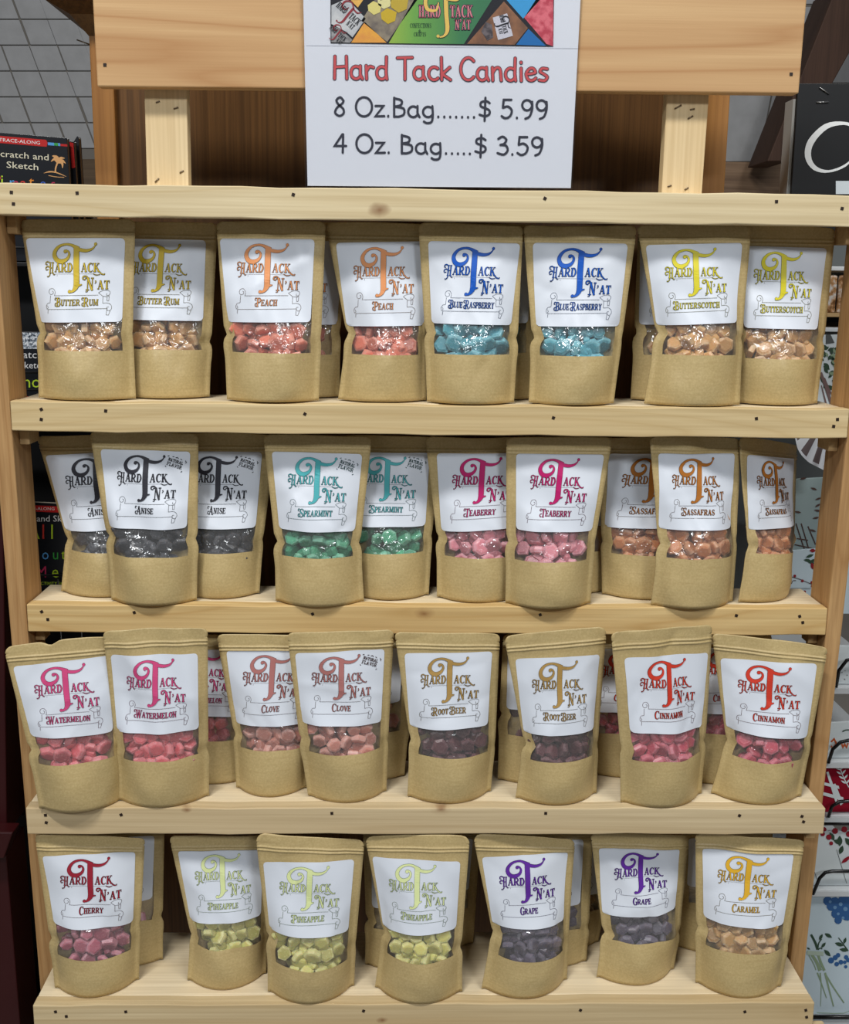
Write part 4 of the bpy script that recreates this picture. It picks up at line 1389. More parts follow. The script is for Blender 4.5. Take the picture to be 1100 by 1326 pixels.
# ---- bottom shelf
B(4, 'cherry', 'front cherry pouch at the left end of the bottom shelf', (45, 1080.5), (64, 1213), (71, 1279), (188, 1084.5), (182, 1198), (180, 1268), [(54.6, 1107), (175.3, 1101), (172.7, 1190), (70, 1192.5)], 1239, 71, lean=-0.004, bulge=1.1)
B(4, 'cherry', 'dim cherry pouch behind the front cherry pouch, only its right side showing', (85, 1065), (95, 1185), (100, 1247), (213, 1065), (211, 1185), (211, 1242), [(100, 1080), (200, 1078), (198, 1160), (105, 1170)], 1200, 72, hid=True, lean=0.0)
B(4, 'pineapple', 'leftmost pineapple pouch, set back, right edge behind its neighbour', (219, 1083), (247, 1210), (242.6, 1269), (352, 1081), (348, 1200), (345, 1260), [(230, 1101), (341, 1090), (338, 1180), (246.5, 1190)], 1227, 73, lean=0.0, bulge=1.05)
B(4, 'pineapple', 'front pineapple pouch leaning forward over the rail edge, rounded top corners', (331, 1080.5), (346, 1213), (347, 1284), (472.5, 1087), (461, 1222), (459, 1276), [(340.7, 1115), (459, 1112), (450.6, 1200.5), (349, 1200.5)], 1250, 74, lean=-0.008, round_=0.011, bulge=1.2)
B(4, 'pineapple', 'pineapple pouch hidden behind the gap between the two front pineapple pouches', (470, 1072), (474, 1190), (473, 1252), (592, 1072), (585, 1190), (583, 1249), [(481, 1090), (585, 1090), (578, 1170), (482, 1172)], 1210, 75, yb=0.028, hid=True, lean=0.0)
B(4, 'pineapple', 'right-hand pineapple pouch beside the purple grape pouch', (472.5, 1082), (496, 1206), (485.7, 1278), (609, 1083), (598, 1225), (599, 1284), [(482, 1108), (596.7, 1114), (591.4, 1198), (494, 1198)], 1242, 76, lean=-0.006, round_=0.011, bulge=1.15)
B(4, 'pineapple', 'pouch deep in shadow left of the front grape pouch', (500, 1068), (508, 1165), (510, 1226), (623, 1068), (617, 1165), (613, 1226), [(510, 1085), (613, 1085), (607, 1150), (513, 1150)], 1185, 77, yb=0.075, hid=True, lean=0.0)
B(4, 'grape', 'front grape pouch with violet monogram and wavy base', (612.5, 1081), (638, 1207), (624, 1280), (745, 1084.5), (736.4, 1218), (734.6, 1268), [(624, 1109.5), (735.6, 1097.6), (728, 1187), (633.6, 1195)], 1240, 78, lean=-0.004, round_=0.011, bulge=1.15)
B(4, 'grape', 'shadowed grape pouch behind the front grape pouch, right side showing', (640, 1068), (648, 1190), (650, 1250), (769, 1068), (763, 1200), (760, 1251), [(650, 1085), (756, 1086), (751, 1168), (655, 1172)], 1210, 79, yb=0.034, hid=True, lean=0.0)
B(4, 'caramel', 'pouch in deep shade just left of the right grape pouch', (680, 1068), (690, 1170), (690, 1240), (792, 1068), (785, 1170), (775, 1240), [(690, 1085), (782, 1085), (776, 1155), (695, 1155)], 1190, 80, yb=0.078, hid=True, lean=0.0)
B(4, 'grape', 'right grape pouch set back with a flat right side', (765, 1079), (781, 1207), (773, 1265), (893, 1082), (881, 1206), (873, 1254.5), [(775, 1095), (881, 1084), (873, 1173), (780, 1182)], 1221, 81, lean=0.0)
B(4, 'caramel', 'dim caramel pouch behind, between right grape and front caramel pouch', (884, 1068), (880, 1170), (878, 1226), (1002, 1068), (994, 1170), (990, 1228), [(892, 1085), (992, 1085), (986, 1146), (890, 1146)], 1178, 82, hid=True, lean=0.0)
B(4, 'caramel', 'front caramel pouch with golden monogram at the right end of the bottom shelf', (901, 1079), (902, 1200), (901, 1272), (1043, 1088), (1022, 1222), (1011.7, 1277), [(910, 1095.5), (1029, 1104), (1014, 1194), (911, 1184.6)], 1232, 83, lean=0.0, bulge=1.1)
GR = {1: G1, 2: G2, 3: G3, 4: G4}
for a, k in BAGS:
    pouch(*a, group=GR[a[0]], **k)

# ------------------------------------------------------------------ book stand on the left
YB = 0.36
stand = empty('book_stand', tuple(at_y(10, 900, YB) * np.array([1, 1, 0])), 'black wire book stand with a dark red side, left of the candy rack', 'stand')
m_dred = plain('dark_red_paint', (52, 4, 6), 0.5)
m_wire = plain('black_wire', (20, 20, 22), 0.35)
zb_top = at_y(50, 246, YB)[2]
xs0, xs1 = X_at(-120, 700, YB), X_at(112, 500, YB)
box('back_panel', (xs0, YB + 0.07, 0.0), (xs1, YB + 0.08, zb_top), m_black, stand, 0)
for zz in (at_y(40, 340, YB)[2], at_y(40, 520, YB)[2], at_y(40, 775, YB)[2], at_y(40, 1040, YB)[2], at_y(40, 1300, YB)[2]):
    box('tray', (xs0, YB - 0.03, zz - 0.006), (xs1, YB + 0.07, zz), m_black, stand, 0.001)
    for dz in (0.02, 0.045):
        tube('wire', [(xs0, YB - 0.032, zz + dz), (xs1, YB - 0.032, zz + dz)], 0.0016, m_wire, stand, 6)
for kx in range(9):
    xx = xs0 + (xs1 - xs0) * (kx + 0.5) / 9
    tube('wire', [(xx, YB - 0.034, 0.05), (xx, YB - 0.034, at_y(40, 780, YB)[2] + 0.045)], 0.0012, m_wire, stand, 5)
YR = 0.2
rp = [at_y(-120, 560, YR), at_y(3, 560, YR), at_y(9, 1082, YR), at_y(-120, 1082, YR)]
hexa('side_panel', rp, [p + np.array([0, 0.08, 0]) for p in rp], m_dred, stand, 0.002)
rp = [at_y(-120, 1104, YR), at_y(8, 1104, YR), at_y(30, 1340, YR), at_y(-120, 1340, YR)]
rp[2][2] = rp[3][2] = 0.0
hexa('lower_side_panel', rp, [p + np.array([0, 0.08, 0]) for p in rp], m_dred, stand, 0.002)
rp = [at_y(-120, 1076, YR - 0.03), at_y(17, 1078, YR - 0.03), at_y(5, 1112, YR - 0.03), at_y(-120, 1120, YR - 0.03)]
hexa('side_panel_flange', rp, [p + np.array([0, 0.03, 0]) for p in rp], m_dred, stand, 0.002)

m_cover = plain('black_book_cover', (22, 24, 30), 0.28, 0.6)
m_ivory = ink_mat('ink_ivory', (228, 222, 196)); m_bred = ink_mat('ink_banner_red', (190, 36, 34)); m_bwhite = ink_mat('ink_white', (232, 232, 232))
m_grn = ink_mat('ink_green', (60, 160, 70)); m_lime = ink_mat('ink_lime', (180, 210, 50)); m_skyb = ink_mat('ink_sky', (90, 160, 220)); m_mag = ink_mat('ink_magenta', (190, 50, 90)); m_org = ink_mat('ink_orange', (226, 140, 50)); m_ryb = ink_mat('ink_royal', (70, 100, 190)); m_rd = ink_mat('ink_warm_red', (210, 60, 50)); m_tan = ink_mat('ink_tan', (222, 168, 110))
m_pages = plain('book_pages', (206, 196, 176), 0.8)


def book(name, quad, Y, label, group, spine=None):
    e = empty('activity_book', tuple(at_y(quad[3][0], quad[3][1], Y)), label, 'book', group)
    slab_px('cover', quad, Y, 0.0012, m_cover, e, 0.0004)
    fr = [at_y(x, y, Y) for x, y in quad]
    cxy = sum(fr) / 4
    ins = [p + (cxy - p) * 0.015 for p in fr]
    hexa('pages', [p + np.array([0, 0.0013, 0]) for p in ins], [p + np.array([0, 0.011, 0]) for p in ins], m_pages, e, 0)
    hexa('back_cover', [p + np.array([0, 0.0112, 0]) for p in fr], [p + np.array([0, 0.0124, 0]) for p in fr], m_cover, e, 0.0004)
    return e


def cr2(x, y):      # crop 2: 0..380 x 0..260 at 2.895
    return x / 2.895, y / 2.895


def crA(x, y):      # crop 0..130 x 150..310 at 8.287
    return x / 8.287, 150 + y / 8.287


Ya = 0.3335
b0 = book('a', [(100, 176), (102, 178), (112, 338), (0, 338)], Ya + 0.04, 'book standing behind the pirate-palm scratch book, only its edge showing', None)
b1 = book('b', [(-45, 168), (86.5, 178.5), (96, 338), (-40, 338)], Ya, 'black scratch and sketch activity book with palm island above the top rail', 'trace-along activity books')
b01 = book('c', [(-40, 172), (96, 183), (105, 338), (-36, 338)], Ya + 0.02, 'red-edged activity book just behind the palm island book', None)


def prt(e, Y, items):
    for nm, ink, mat, off in items:
        ink_on_y(nm, ink, Y, mat, e, off=off)


k = Ink(); k.poly([crA(-80, 208), crA(495, 258), crA(510, 290), crA(500, 332), crA(-80, 285)])
k2 = Ink(); V, F = font_ink('TRACE-ALONG')
Va = np.array(V); kx = 440 / (Va[:, 0].max() - Va[:, 0].min())
k2.add([crA(-12 + a * kx, 272 + a * kx * 0.082 - b * 52) for a, b in V], F)
k3 = Ink(); k3.poly([crA(512, 285), crA(645, 294), crA(648, 325), crA(515, 315)])
k4 = Ink(); k4.poly([crA(580, 290), crA(622, 293), crA(624, 322), crA(582, 318)])
k5 = Ink(); k5.poly([crA(648, 300), crA(722, 306), crA(724, 330), crA(650, 324)])
k6 = Ink()
for txt, x, y, w, h in (('Scratch and', -58, 432, 575, 96), ('Sketch', 66, 556, 340, 100)):
    V, F = font_ink(txt); Va = np.array(V); kx = w / (Va[:, 0].max() - Va[:, 0].min())
    k6.add([crA(x + a * kx, y + a * kx * 0.08 - b * h) for a, b in V], F)
prt(b1, Ya, [('banner', k, m_bred, 0.0003), ('banner_title', k2, m_bwhite, 0.0006), ('banner_stripe', k3, m_skyb, 0.0003), ('banner_stripe', k4, m_grn, 0.0005), ('banner_stripe', k5, m_bred, 0.0003), ('title', k6, m_ivory, 0.0004)])
kp = Ink()
kp.stroke([crA(*p) for p in spl([(594, 610), (598, 560), (618, 500)])], 2.0)
for pp in ([(618, 500), (590, 440), (560, 430)], [(618, 500), (585, 465), (548, 490)], [(618, 498), (650, 455), (695, 455)], [(618, 500), (665, 480), (705, 510)], [(620, 500), (665, 505), (672, 560)], [(618, 498), (620, 455), (600, 425)]):
    kp.stroke([crA(*p) for p in spl(pp)], [2.4, 3.6, 0.8])
kp.stroke([crA(*p) for p in spl([(470, 615), (530, 600), (590, 605), (650, 625), (712, 652)])], [0.4, 1.8, 1.6, 1.2, 0.4])
kp.stroke([crA(*p) for p in spl([(520, 640), (600, 655), (690, 660)])], 0.8)
prt(b1, Ya, [('palm_island', kp, m_tan, 0.0004)])
for txt, x, y, h, mat in (('P', -70, 740, 120, m_rd), ('i', 0, 760, 150, m_lime), ('r', 95, 760, 120, m_skyb), ('a', 140, 770, 125, m_mag), ('a', 215, 770, 125, m_rd), ('t', 310, 760, 130, m_org), ('e', 425, 770, 115, m_ryb), ('s', 545, 770, 105, m_mag)):
    V, F = font_ink(txt); kk = Ink(); kk.add([crA(x + a * h * 1.3, y - b * h * 1.25) for a, b in V], F)
    ink_on_y('title_letter', kk, Ya, mat, b1, off=0.0004)
# red edge of the book behind
kk = Ink(); kk.poly([(90, 184), (95, 185), (97.5, 217), (93, 218)]); ink_on_y('cover_stripe', kk, Ya + 0.02, m_bred, b01, off=0.0004)

# second book: seen between post and first pouch (y 430..517)
Yb = 0.3335
b2 = book('d', [(-45, 428), (92, 431), (92, 519), (-42, 519)], Yb, 'activity book with sparkling silver top, seen left of the butter rum pouch', 'trace-along activity books')


def crB(x, y):      # crop 0..80 x 300..540 at 5.525
    return x / 5.525, 300 + y / 5.525


spark = N('silver_sparkle_print')
sn = spark.noise(spark.coords((260,) * 3), 1.0, 4, 0.7)
spark.link(spark.ramp(sn, (0.42, (0.02, 0.03, 0.05)), (0.5, (0.35, 0.42, 0.5)), (0.58, (0.9, 0.92, 0.95))), spark.b.inputs['Base Color'])
k = Ink(); k.poly([crB(-60, 722), crB(420, 722), crB(420, 838), crB(-60, 838)])
kt = Ink()
for txt, x, y, w, h in (('Scratch', 50, 905, 250, 75), ('Sketch', 140, 978, 180, 68)):
    V, F = font_ink(txt); Va = np.array(V); kx = w / (Va[:, 0].max() - Va[:, 0].min())
    kt.add([crB(x + a * kx, y - b * h) for a, b in V], F)
ky = Ink(); V, F = font_ink('Dino'); ky.add([crB(40 + a * 125, 1115 - b * 125) for a, b in V], F)
kr = Ink(); kr.disc(*crB(190, 1190), 2.6)
prt(b2, Yb, [('sparkle_band', k, spark.m, 0.0003), ('title', kt, m_bwhite, 0.0004), ('large_title', ky, m_lime, 0.0004), ('red_dot', kr, m_rd, 0.0004)])

# third book (y 650..770)
b3 = book('e', [(-45, 646), (112, 654), (108, 772), (-40, 772)], Yb, 'activity book with rainbow title, seen left of the tilted anise pouch', 'trace-along activity books')


def crC(x, y):      # crop 0..100 x 540..800 at 5.1
    return x / 5.1, 540 + y / 5.1


k = Ink(); k.poly([crC(-60, 570), crC(420, 592), crC(420, 632), crC(-60, 615)])
k2 = Ink(); V, F = font_ink('TRACE-ALONG'); Va = np.array(V); kx = 225 / (Va[:, 0].max()); k2.add([crC(135 + a * kx, 615 - b * 28) for a, b in V], F)
k3 = Ink(); V, F = font_ink('Scratch and Sketch'); Va = np.array(V); kx = 480 / (Va[:, 0].max()); k3.add([crC(35 + a * kx, 690 - b * 58) for a, b in V], F)
items = [('banner', k, m_bred, 0.0003), ('banner_title', k2, m_bwhite, 0.0006), ('title', k3, m_bwhite, 0.0004)]
for txt, x, y, h, mat in (('A', 190, 805, 120, m_lime), ('l', 272, 805, 140, m_rd), ('l', 330, 805, 140, m_lime), ('A', 150, 940, 100, m_mag), ('b', 215, 940, 100, m_ryb), ('o', 275, 940, 100, m_skyb), ('u', 345, 940, 100, m_grn), ('t', 405, 940, 100, m_lime), ('M', 235, 1060, 110, m_mag), ('e', 340, 1060, 115, m_lime)):
    V, F = font_ink(txt); kk = Ink(); kk.add([crC(x + a * h * 0.9, y - b * h) for a, b in V], F)
    items.append(('title_letter', kk, mat, 0.0005))
k4 = Ink(); V, F = font_ink('ACTIVITY BOOK'); k4.add([crC(248 + a * 30, 1108 - b * 28) for a, b in V], F)
items.append(('subtitle', k4, m_lime, 0.0004))
prt(b3, Yb, items)

# ------------------------------------------------------------------ black sign, top right
YK = 0.16
bs = empty('black_sign', tuple(at_y(1060, 250, YK)), 'black sign with a large white letter C and clear acrylic edge, above the rail', 'sign')
slab_px('board', [(1034, 108), (1180, 108), (1170, 300), (1022, 300)], YK, 0.006, m_black, bs, 0.0006)
m_acr = plain('frosted_acrylic', (190, 190, 186), 0.3)
slab_px('acrylic_edge', [(1028, 128), (1032, 128), (1020, 300), (1015.5, 300)], YK + 0.008, 0.03, m_acr, bs, 0.0004)
kc_ = Ink()


def crS(x, y):
    return 740 + x / 3.056, y / 3.056


kc_.stroke([crS(*p) for p in spl([(1135, 545), (1120, 505), (1080, 488), (1010, 500), (950, 560), (938, 620), (965, 665), (1020, 678), (1085, 655), (1130, 610)], 4)], [2, 4, 4, 7, 8.5, 8, 6, 3, 3, 1])
kc_.poly([crS(1130, 490), crS(1138, 490), crS(1138, 560), crS(1130, 560)])
ink_on_y('letter_c', kc_, YK, ink_mat('sign_white', (226, 228, 228)), bs, off=0.0006)
kc2 = Ink(); kc2.poly([crS(1048, 716), crS(1300, 716), crS(1300, 768), crS(1048, 768)])
ink_on_y('white_corner_sticker', kc2, YK, plain('pale_sticker', (206, 214, 218), 0.4), bs, off=0.0006)
for a_, b_ in (((983, 346), (1022, 372)), ((972, 405), (1020, 404))):
    tube('staple', [at_y(*crS(*a_), YK - 0.001), at_y(*crS(*b_), YK - 0.001)], 0.0009, plain('steel_staple', (150, 150, 150), 0.3, 0.5, 0.8), bs, 5)

# ------------------------------------------------------------------ white shelving with tea towels, right
YT = 0.34
sh = empty('white_wire_shelving', tuple(at_y(1075, 900, YT) * np.array([1, 1, 0])), 'white metal shelving with black wire guards, right of the candy rack', 'shelving')
xh0 = X_at(985, 800, YT); xh1 = X_at(1180, 800, YT)
m_bk = plain('shelving_back_grey', (84, 88, 88), 0.7)
box('back_panel', (xh0, YT + 0.26, 0), (xh1, YT + 0.27, at_y(1050, 300, YT)[2]), m_bk, sh, 0)
m_shade = plain('dark_shelf_gap', (40, 40, 42), 0.7)
tiers = [(345, 'white'), (405, 'wood'), (424, 'white'), (888, 'white'), (984, 'white'), (1054, 'white'), (1150, 'white'), (1316, 'white')]
zt = {}
for py, kind in tiers:
    z = at_y(1075, py, YT)[2]; zt[py] = z
    th = 0.009 if py > 500 else 0.006
    mm = m_cleat if kind == 'wood' else m_white_metal
    box('shelf', (xh0, YT - 0.005, z - th), (xh1, YT + 0.26, z), mm, sh, 0.001)
    if py > 500 and py != 640:
        box('price_strip', (xh0, YT - 0.009, z - th - 0.001), (xh1, YT - 0.0052, z - 0.001), plain('pale_price_strip', (206, 210, 212), 0.4), sh, 0.0004)
m_guard = plain('black_guard_wire', (10, 10, 12), 0.25, 0.6)
for pts in ([(1083, 890), (1087, 868), (1097, 855), (1112, 852), (1180, 852)],
            [(1073, 988), (1079, 970), (1089, 961), (1102, 958), (1180, 958)],
            [(1073, 1058), (1078, 1044), (1088, 1038), (1100, 1037), (1180, 1036)],
            [(1053, 1158), (1062, 1137), (1069, 1130), (1078, 1128), (1180, 1128)]):
    tube('wire_guard', [at_y(x, y, YT - 0.012) for x, y in pts], 0.0028, m_guard, sh, 8)
tube('wire_guard', [at_y(x, 1066, YT - 0.006) for x in (1060, 1120, 1180)], 0.0035, m_guard, sh, 8)
tube('wire_guard', [at_y(x, 1317, YT - 0.012) for x in (1040, 1120, 1180)], 0.0035, m_guard, sh, 8)

m_sheet = plain('white_cotton_print', (216, 224, 226), 0.8, 0.1)
m_sheet2 = plain('cool_white_cotton', (196, 212, 220), 0.8, 0.1)
m_leafd = ink_mat('print_dark_green', (52, 76, 58)); m_stemg = ink_mat('print_sage', (140, 160, 130)); m_blu = ink_mat('print_blue', (52, 96, 150)); m_blul = ink_mat('print_light_blue', (110, 150, 190)); m_berry = ink_mat('print_berry', (140, 30, 40)); m_twig = ink_mat('print_twig', (84, 62, 56)); m_crim = ink_mat('print_crimson', (150, 26, 44))


def towel(quad, Y, label, mat, thick=0.004, tilt=0.0):
    fr = [at_y(x, y, Y + (tilt if i < 2 else 0)) for i, (x, y) in enumerate(quad)]
    zs = [z for z in zt.values() if abs(z - fr[3][2]) < 0.02]
    if zs:
        zz_ = max(zs) + 0.0012
        fr[2][2] = fr[3][2] = zz_
    o = hexa('printed_towel', fr, [p + np.array([0, thick, 0]) for p in fr], mat, None, 0.0008, origin=tuple(fr[3]))
    return tag(o, label, 'towel', 'printed tea towels on the white shelving')


def leaf(ink, x, y, l, ang, w=0.42):
    a = math.radians(ang)
    P = []
    for t in np.linspace(0, 1, 7): P.append((t * l, -w * l * 0.5 * math.sin(math.pi * t)))
    for t in np.linspace(1, 0, 7)[1:-1]: P.append((t * l, w * l * 0.5 * math.sin(math.pi * t)))
    ink.poly([(x + px * math.cos(a) - py * math.sin(a), y + px * math.sin(a) + py * math.cos(a)) for px, py in P])


def on(o, name, ink, Y, mat, off=0.0006):
    V = [at_y(a, b, Y - off - l) for (a, b), l in zip(ink.V, ink.L)]
    return mesh_obj(name, V, ink.F, mat, o)


def crR(x, y):      # crop 1000..1100 x 1206..1326 at 11
    return 1000 + x / 11.0, 1206 + y / 11.0


def crQ(x, y):      # crop 1010..1100 x 1050..1326 at 4.8
    return 1010 + x / 4.8, 1050 + y / 4.8


# hydrangea towel, bottom right
t = towel([(1020, 1160), (1175, 1160), (1165, 1312), (1030, 1312)], YT + 0.004, 'white towel printed with blue flowers and a tied green bouquet', m_sheet2)
a_, b_, c_, d_, e_, h_ = Ink(), Ink(), Ink(), Ink(), Ink(), Ink()
for p, w in (([(560, 45), (620, 160), (655, 260)], [2.6, 3.4]), ([(655, 260), (670, 170), (710, 110)], [1.6, 1.4]), ([(720, 250), (690, 240), (660, 262)], 1.4), ([(950, 90), (1010, 170), (1090, 280)], [1.2, 1.6])):
    a_.stroke([crR(*q) for q in spl(p)], w)
for x, y, l, an in ((675, 125, 9, -60), (705, 235, 9, -50), (745, 262, 12, 45), (900, 165, 12, 18), (1025, 180, 9, -70), (965, 255, 12, 8), (860, 90, 11, -150), (500, 232, 5, 30)):
    leaf(a_, *crR(x, y), l, an)
for p, w in (([(570, 330), (640, 440), (690, 560)], [3.5, 4.6]), ([(660, 330), (700, 450), (750, 560)], [3.2, 3.6]), ([(530, 340), (600, 470), (630, 550)], 1.2), ([(650, 590), (700, 720), (780, 950)], [2, 1.1]), ([(690, 590), (705, 760), (695, 1070)], [1.6, .6]), ([(760, 590), (810, 800), (880, 1070)], [2.6, 1.6]), ([(770, 620), (880, 800), (1030, 1020)], [2.2, 1.6])):
    b_.stroke([crR(*q) for q in spl(p)], w)
for x, y, r in ((845, 415, 4), (905, 375, 3.4), (945, 340, 3), (925, 468, 3), (985, 440, 3.2), (1060, 370, 3), (1055, 505, 2.2), (1040, 440, 2.4), (1090, 410, 3)):
    c_.disc(*crR(x, y), r, 9)
for x, y, r in ((300, 560, 6), (325, 590, 7), (350, 640, 6), (345, 570, 7), (370, 610, 8), (400, 560, 8), (395, 640, 7), (365, 680, 5), (425, 600, 9), (420, 650, 7), (450, 570, 9)):
    h_.disc(*crQ(x, y), r, 9)
for x, y, r in ((315, 565, 2), (345, 600, 2.4), (380, 580, 2.6), (365, 640, 2), (410, 610, 3), (395, 665, 2)):
    d_.disc(*crQ(x, y), r, 7)
f_ = Ink(); f_.stroke([crR(500, 305), crR(740, 320)], 5.5)
e_.stroke([crR(*q) for q in ((640, 1160), (900, 1170), (1030, 1165), (1150, 1120))], 0.8)
for nm, ik, mm, of in (('dark_leaves', a_, m_leafd, .0008), ('stems', b_, m_stemg, .0006), ('small_blue_flowers', c_, m_blu, .0007), ('hydrangea_head', h_, m_blu, .0007), ('pale_petals', d_, m_blul, .001), ('ribbon_tie', f_, ink_mat('print_pale_sage', (176, 192, 176)), .0009), ('hem_line', e_, m_stemg, .0006)):
    on(t, nm, ik, YT + 0.004, mm, of)

# red cardinal / wreath towel on white planks (y 1075..1145)
t = towel([(1025, 1076), (1175, 1076), (1170, 1147), (1040, 1147)], YT + 0.006, 'white plank-print towel with red berries and dark leaves at its top', m_sheet)
a_, b_, c_ = Ink(), Ink(), Ink()
for x, y, l, an in ((1075, 1078, 12, 60), (1088, 1082, 14, 90), (1095, 1085, 14, 50), (1080, 1088, 12, 20), (1092, 1095, 12, 110), (1102, 1090, 12, 80)):
    leaf(a_, x, y, l, an, 0.5)
for x, y, r in ((1066, 1080, 3), (1074, 1084, 3.6), (1082, 1076, 4), (1094, 1074, 4), (1077, 1092, 2.6), (1068, 1074, 3), (1100, 1080, 4)):
    b_.disc(x, y, r, 9)
leaf(b_, 1090, 1118, 16, -38, 0.3)
for p in ([(1084, 1100), (1094, 1134), (1097, 1144)], [(1052, 1120), (1060, 1142)]):
    c_.stroke(p, 0.6)
for nm, ik, mm, of in (('dark_leaves', a_, m_leafd, .0008), ('red_berries', b_, m_crim, .001), ('plank_lines', c_, m_bk, .0006)):
    on(t, nm, ik, YT + 0.006, mm, of)

# crimson plaid towel with white fern (y 992..1048)
t = towel([(1060, 994), (1175, 992), (1172, 1052), (1062, 1052)], YT + 0.004, 'crimson and white checked towel with a white fern sprig', plain('crimson_cotton', (140, 20, 40), 0.85, 0.1))
a_ = Ink()


def crT(x, y):      # crop 1020..1100 x 800..1060 at 5.1
    return 1020 + x / 5.1, 800 + y / 5.1


a_.stroke([crT(*p) for p in spl([(345, 985), (375, 1060), (408, 1120)])], 1.2)
for x, y in ((350, 1005), (360, 1035), (375, 1065), (390, 1095)):
    leaf(a_, *crT(x, y), 8, -150, 0.3); leaf(a_, *crT(x, y), 8, -50, 0.3)
for q in ([(258, 1020), (272, 1015), (335, 1190), (322, 1230)], [(300, 1100), (318, 1095), (370, 1225), (352, 1240)]):
    a_.poly([crT(*p) for p in q])
for q in ([(240, 1085), (340, 1110), (345, 1130), (240, 1105)], [(235, 1150), (370, 1185), (372, 1208), (235, 1172)]):
    a_.poly([crT(*p) for p in q])
on(t, 'white_pattern', a_, YT + 0.004, m_sheet, 0.0007)

# folded pale towel with orange lettering (y 940..978)
t = towel([(1070, 936), (1175, 930), (1172, 981), (1066, 981)], YT + 0.004, 'pale folded towel with orange print behind the middle wire guard', m_sheet)
a_, b_ = Ink(), Ink()
for p in ([(290, 820), (310, 800), (325, 830), (300, 860), (290, 845)], [(360, 830), (368, 855), (380, 835), (392, 855), (402, 828)]):
    a_.stroke([crT(*q) for q in p], 2.2)
b_.stroke([crT(*q) for q in spl([(365, 752), (385, 742), (410, 740)])], 1.5)
on(t, 'orange_print', a_, YT + 0.004, ink_mat('print_orange', (190, 92, 50)), 0.0007); on(t, 'leaf_print', b_, YT + 0.004, m_leafd, 0.0007)
# speckled towel (y 840..885)
t = towel([(1078, 836), (1175, 836), (1172, 884), (1080, 884)], YT + 0.004, 'white towel with tiny grey speckles under the top wire guard', m_sheet)
a_ = Ink()
rr = random.Random(3)
for _ in range(26): a_.disc(rr.uniform(1084, 1130), rr.uniform(855, 880), rr.uniform(0.4, 0.9), 6)
on(t, 'speckles', a_, YT + 0.004, m_bk, 0.0007)

# berry-branch towels seen right of the sideways sassafras pouch
t = towel([(1000, 715), (1120, 705), (1115, 795), (1000, 795)], YT + 0.0, 'white towel printed with berry twigs, seen below the sketch print', m_sheet2)
a_, b_, c_ = Ink(), Ink(), Ink()


def crU(x, y):      # crop 1000..1100 x 560..820 at 5.1
    return 1000 + x / 5.1, 560 + y / 5.1


a_.stroke([crU(*p) for p in spl([(100, 950), (150, 958), (200, 975), (270, 1005)])], 0.8)
a_.stroke([crU(*p) for p in spl([(115, 1035), (190, 1045), (260, 1090)])], 0.8)
a_.stroke([crU(*p) for p in spl([(130, 1000), (140, 980), (160, 978)])], 0.8)
for x, y in ((152, 948), (203, 980), (265, 990), (217, 1052), (268, 1015)): b_.disc(*crU(x, y), 1.9, 8)
leaf(b_, *crU(250, 780), 8, 0, 0.6); leaf(b_, *crU(262, 860), 10, 70, 0.5)
for x, y, an in ((210, 840, 10), (225, 825, -20), (250, 850, -10), (232, 848, 20)): leaf(c_, *crU(x, y), 11, an, 0.35)
for nm, ik, mm in (('twigs', a_, m_twig), ('berries', b_, m_berry), ('leaves', c_, m_leafd)): on(t, nm, ik, YT, mm, 0.0008)
kt = Ink()
kt.stroke([crU(*p) for p in ((125, 1028), (258, 1028))], 0.35); kt.stroke([crU(*p) for p in ((125, 1034), (258, 1034))], 0.35)
on(t, 'fine_script', kt, YT, m_bk, 0.0008)
t = towel([(1000, 622), (1120, 615), (1118, 712), (1000, 722)], YT + 0.03, 'grey sketch-print towel standing in shade behind the berry towel', plain('grey_cotton', (150, 166, 166), 0.85, 0.1))
a_ = Ink()
for p in ([(160, 600), (215, 770)], [(195, 600), (245, 770)], [(240, 620), (290, 740)], [(150, 740), (290, 770)], [(165, 700), (240, 712)]):
    a_.stroke([crU(*q) for q in p], 1.3)
for x, y, an in ((330, 430, 160), (325, 470, 150), (315, 560, 170), (300, 380, 200), (325, 520, 190), (250, 640, 20), (230, 300, 170), (195, 530, 190)): leaf(a_, *crU(x, y), 9, an, 0.3)
on(t, 'sketch_print', a_, YT + 0.03, m_twig, 0.0008)

# striped cloth hanging under the second rail
t = empty('striped_cloth', tuple(at_y(1050, 600, YT - 0.06)), 'brown and white striped cloth hanging just under the second rail', 'cloth')
m_str1 = plain('taupe_stripe', (104, 92, 92), 0.9, 0.1); m_str2 = plain('white_stripe', (214, 216, 220), 0.9, 0.1)
path = [(1028, 556), (1034, 582), (1046, 597), (1060, 605), (1072, 610), (1096, 612)]
V, F, fmx = [], [], []
nn = 16
PP = spl(path, 5)
for i, p in enumerate(PP):
    for j in range(nn + 1):
        f_ = j / nn
        x = p[0] + (1085 - p[0]) * f_ * 0.6; y = p[1] + (545 - p[1]) * f_
        V.append(at_y(x, y, YT - 0.06 + 0.006 * math.sin(i * 0.7) * (1 - f_) + 0.02 * f_))
for i in range(len(PP) - 1):
    for j in range(nn):
        F.append((i * (nn + 1) + j, (i + 1) * (nn + 1) + j, (i + 1) * (nn + 1) + j + 1, i * (nn + 1) + j + 1))
        fmx.append(1 if (i // 3) % 2 == 1 or j == 0 else 0)
mesh_obj('hem', V, F, None, t, smooth=True, mats=[m_str1, m_str2], fm=fmx)

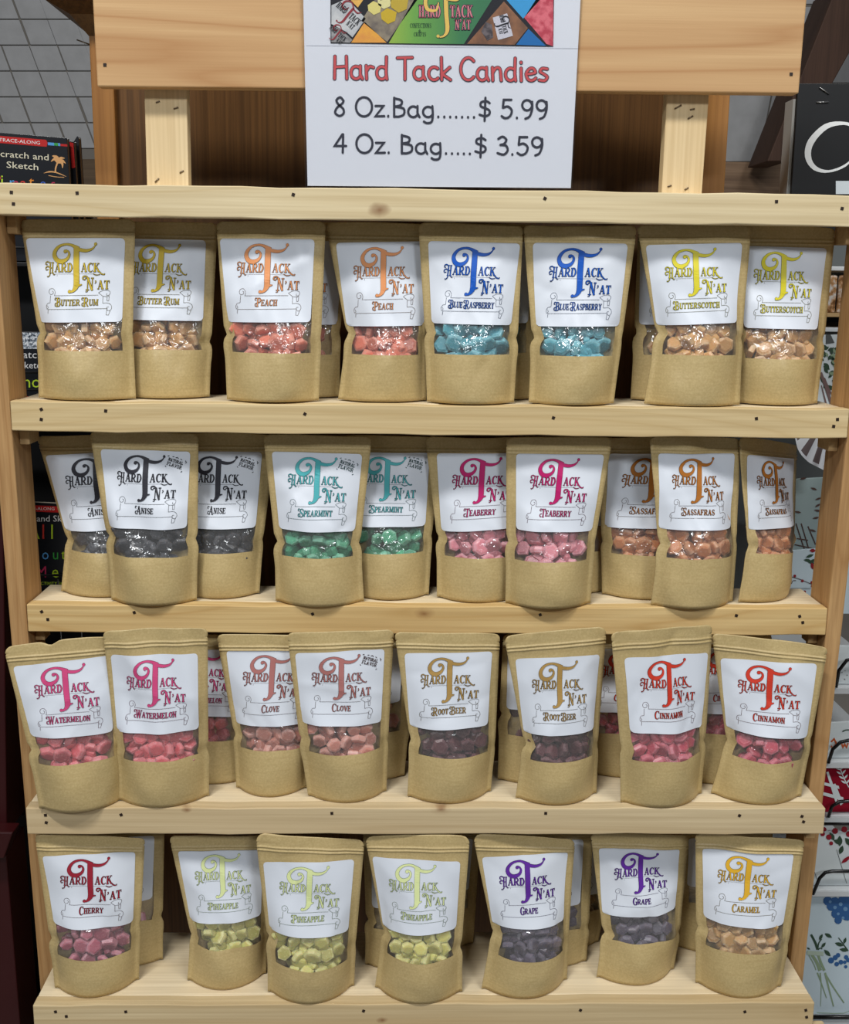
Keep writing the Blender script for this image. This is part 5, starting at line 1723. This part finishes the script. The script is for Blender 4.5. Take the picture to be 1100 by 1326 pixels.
# goods on the upper tiers
zz = zt[405]
gj = empty('wrapped_sweets_packet', tuple(np.array([X_at(1082, 400, YT), YT + 0.004, zz])), 'clear packet of amber sweets on the small wooden shelf, upper right', 'packet')
pkt = N('packet_film_amber')
pz = pkt.noise(pkt.coords((90,) * 3), 1.0, 3, 0.6)
pkt.link(pkt.ramp(pz, (0.38, lin((120, 80, 44))[:3]), (0.5, lin((196, 150, 104))[:3]), (0.62, lin((226, 222, 216))[:3])), pkt.b.inputs['Base Color']); pkt.set(Roughness=0.2)
for kx_ in range(3):
    bx0 = X_at(1071 + kx_ * 14, 390, YT); bx1 = X_at(1083.5 + kx_ * 14, 390, YT)
    o = box('pack', (bx0, YT + 0.0, zz), (bx1, YT + 0.006, at_y(1080, 356, YT)[2]), pkt.m, gj, 0.006)
t = towel([(1055, 434), (1130, 432), (1120, 531), (1050, 531)], YT - 0.01, 'white towel printed with a green tree, beside the top right pouch', m_sheet)
a_, b_, c_ = Ink(), Ink(), Ink()


def crV(x, y):      # crop 1020..1100 x 230..540 at 4.277
    return 1020 + x / 4.277, 230 + y / 4.277


rr = random.Random(9)
for _ in range(34):
    x, y = rr.uniform(200, 300), rr.uniform(935, 1150)
    leaf(a_, *crV(x, y), rr.uniform(6, 10), rr.uniform(0, 360), 0.5)
for _ in range(12):
    x, y = rr.uniform(205, 290), rr.uniform(960, 1120)
    leaf(b_, *crV(x, y), rr.uniform(5, 8), rr.uniform(0, 360), 0.5)
for p, w in (([(185, 1080), (215, 1160), (250, 1270)], [4, 3.4]), ([(205, 1110), (240, 1190), (262, 1200)], [2.4, 2]), ([(190, 1150), (215, 1250)], [1, 2])):
    c_.stroke([crV(*q) for q in spl(p)], w)
d_ = Ink(); d_.poly([crV(215, 868), crV(240, 868), crV(262, 915), crV(215, 922)])
for nm, ik, mm, of in (('dark_foliage', a_, m_leafd, .0007), ('light_foliage', b_, m_stemg, .0009), ('trunk', c_, ink_mat('print_trunk', (122, 98, 94)), .001), ('grey_roof', d_, m_bk, .0007)):
    on(t, nm, ik, YT - 0.01, mm, of)
fo_ = Ink(); leaf(fo_, *crV(258, 1020), 8, -20, 0.8); on(t, 'orange_bird', fo_, YT - 0.01, m_org, 0.0012)
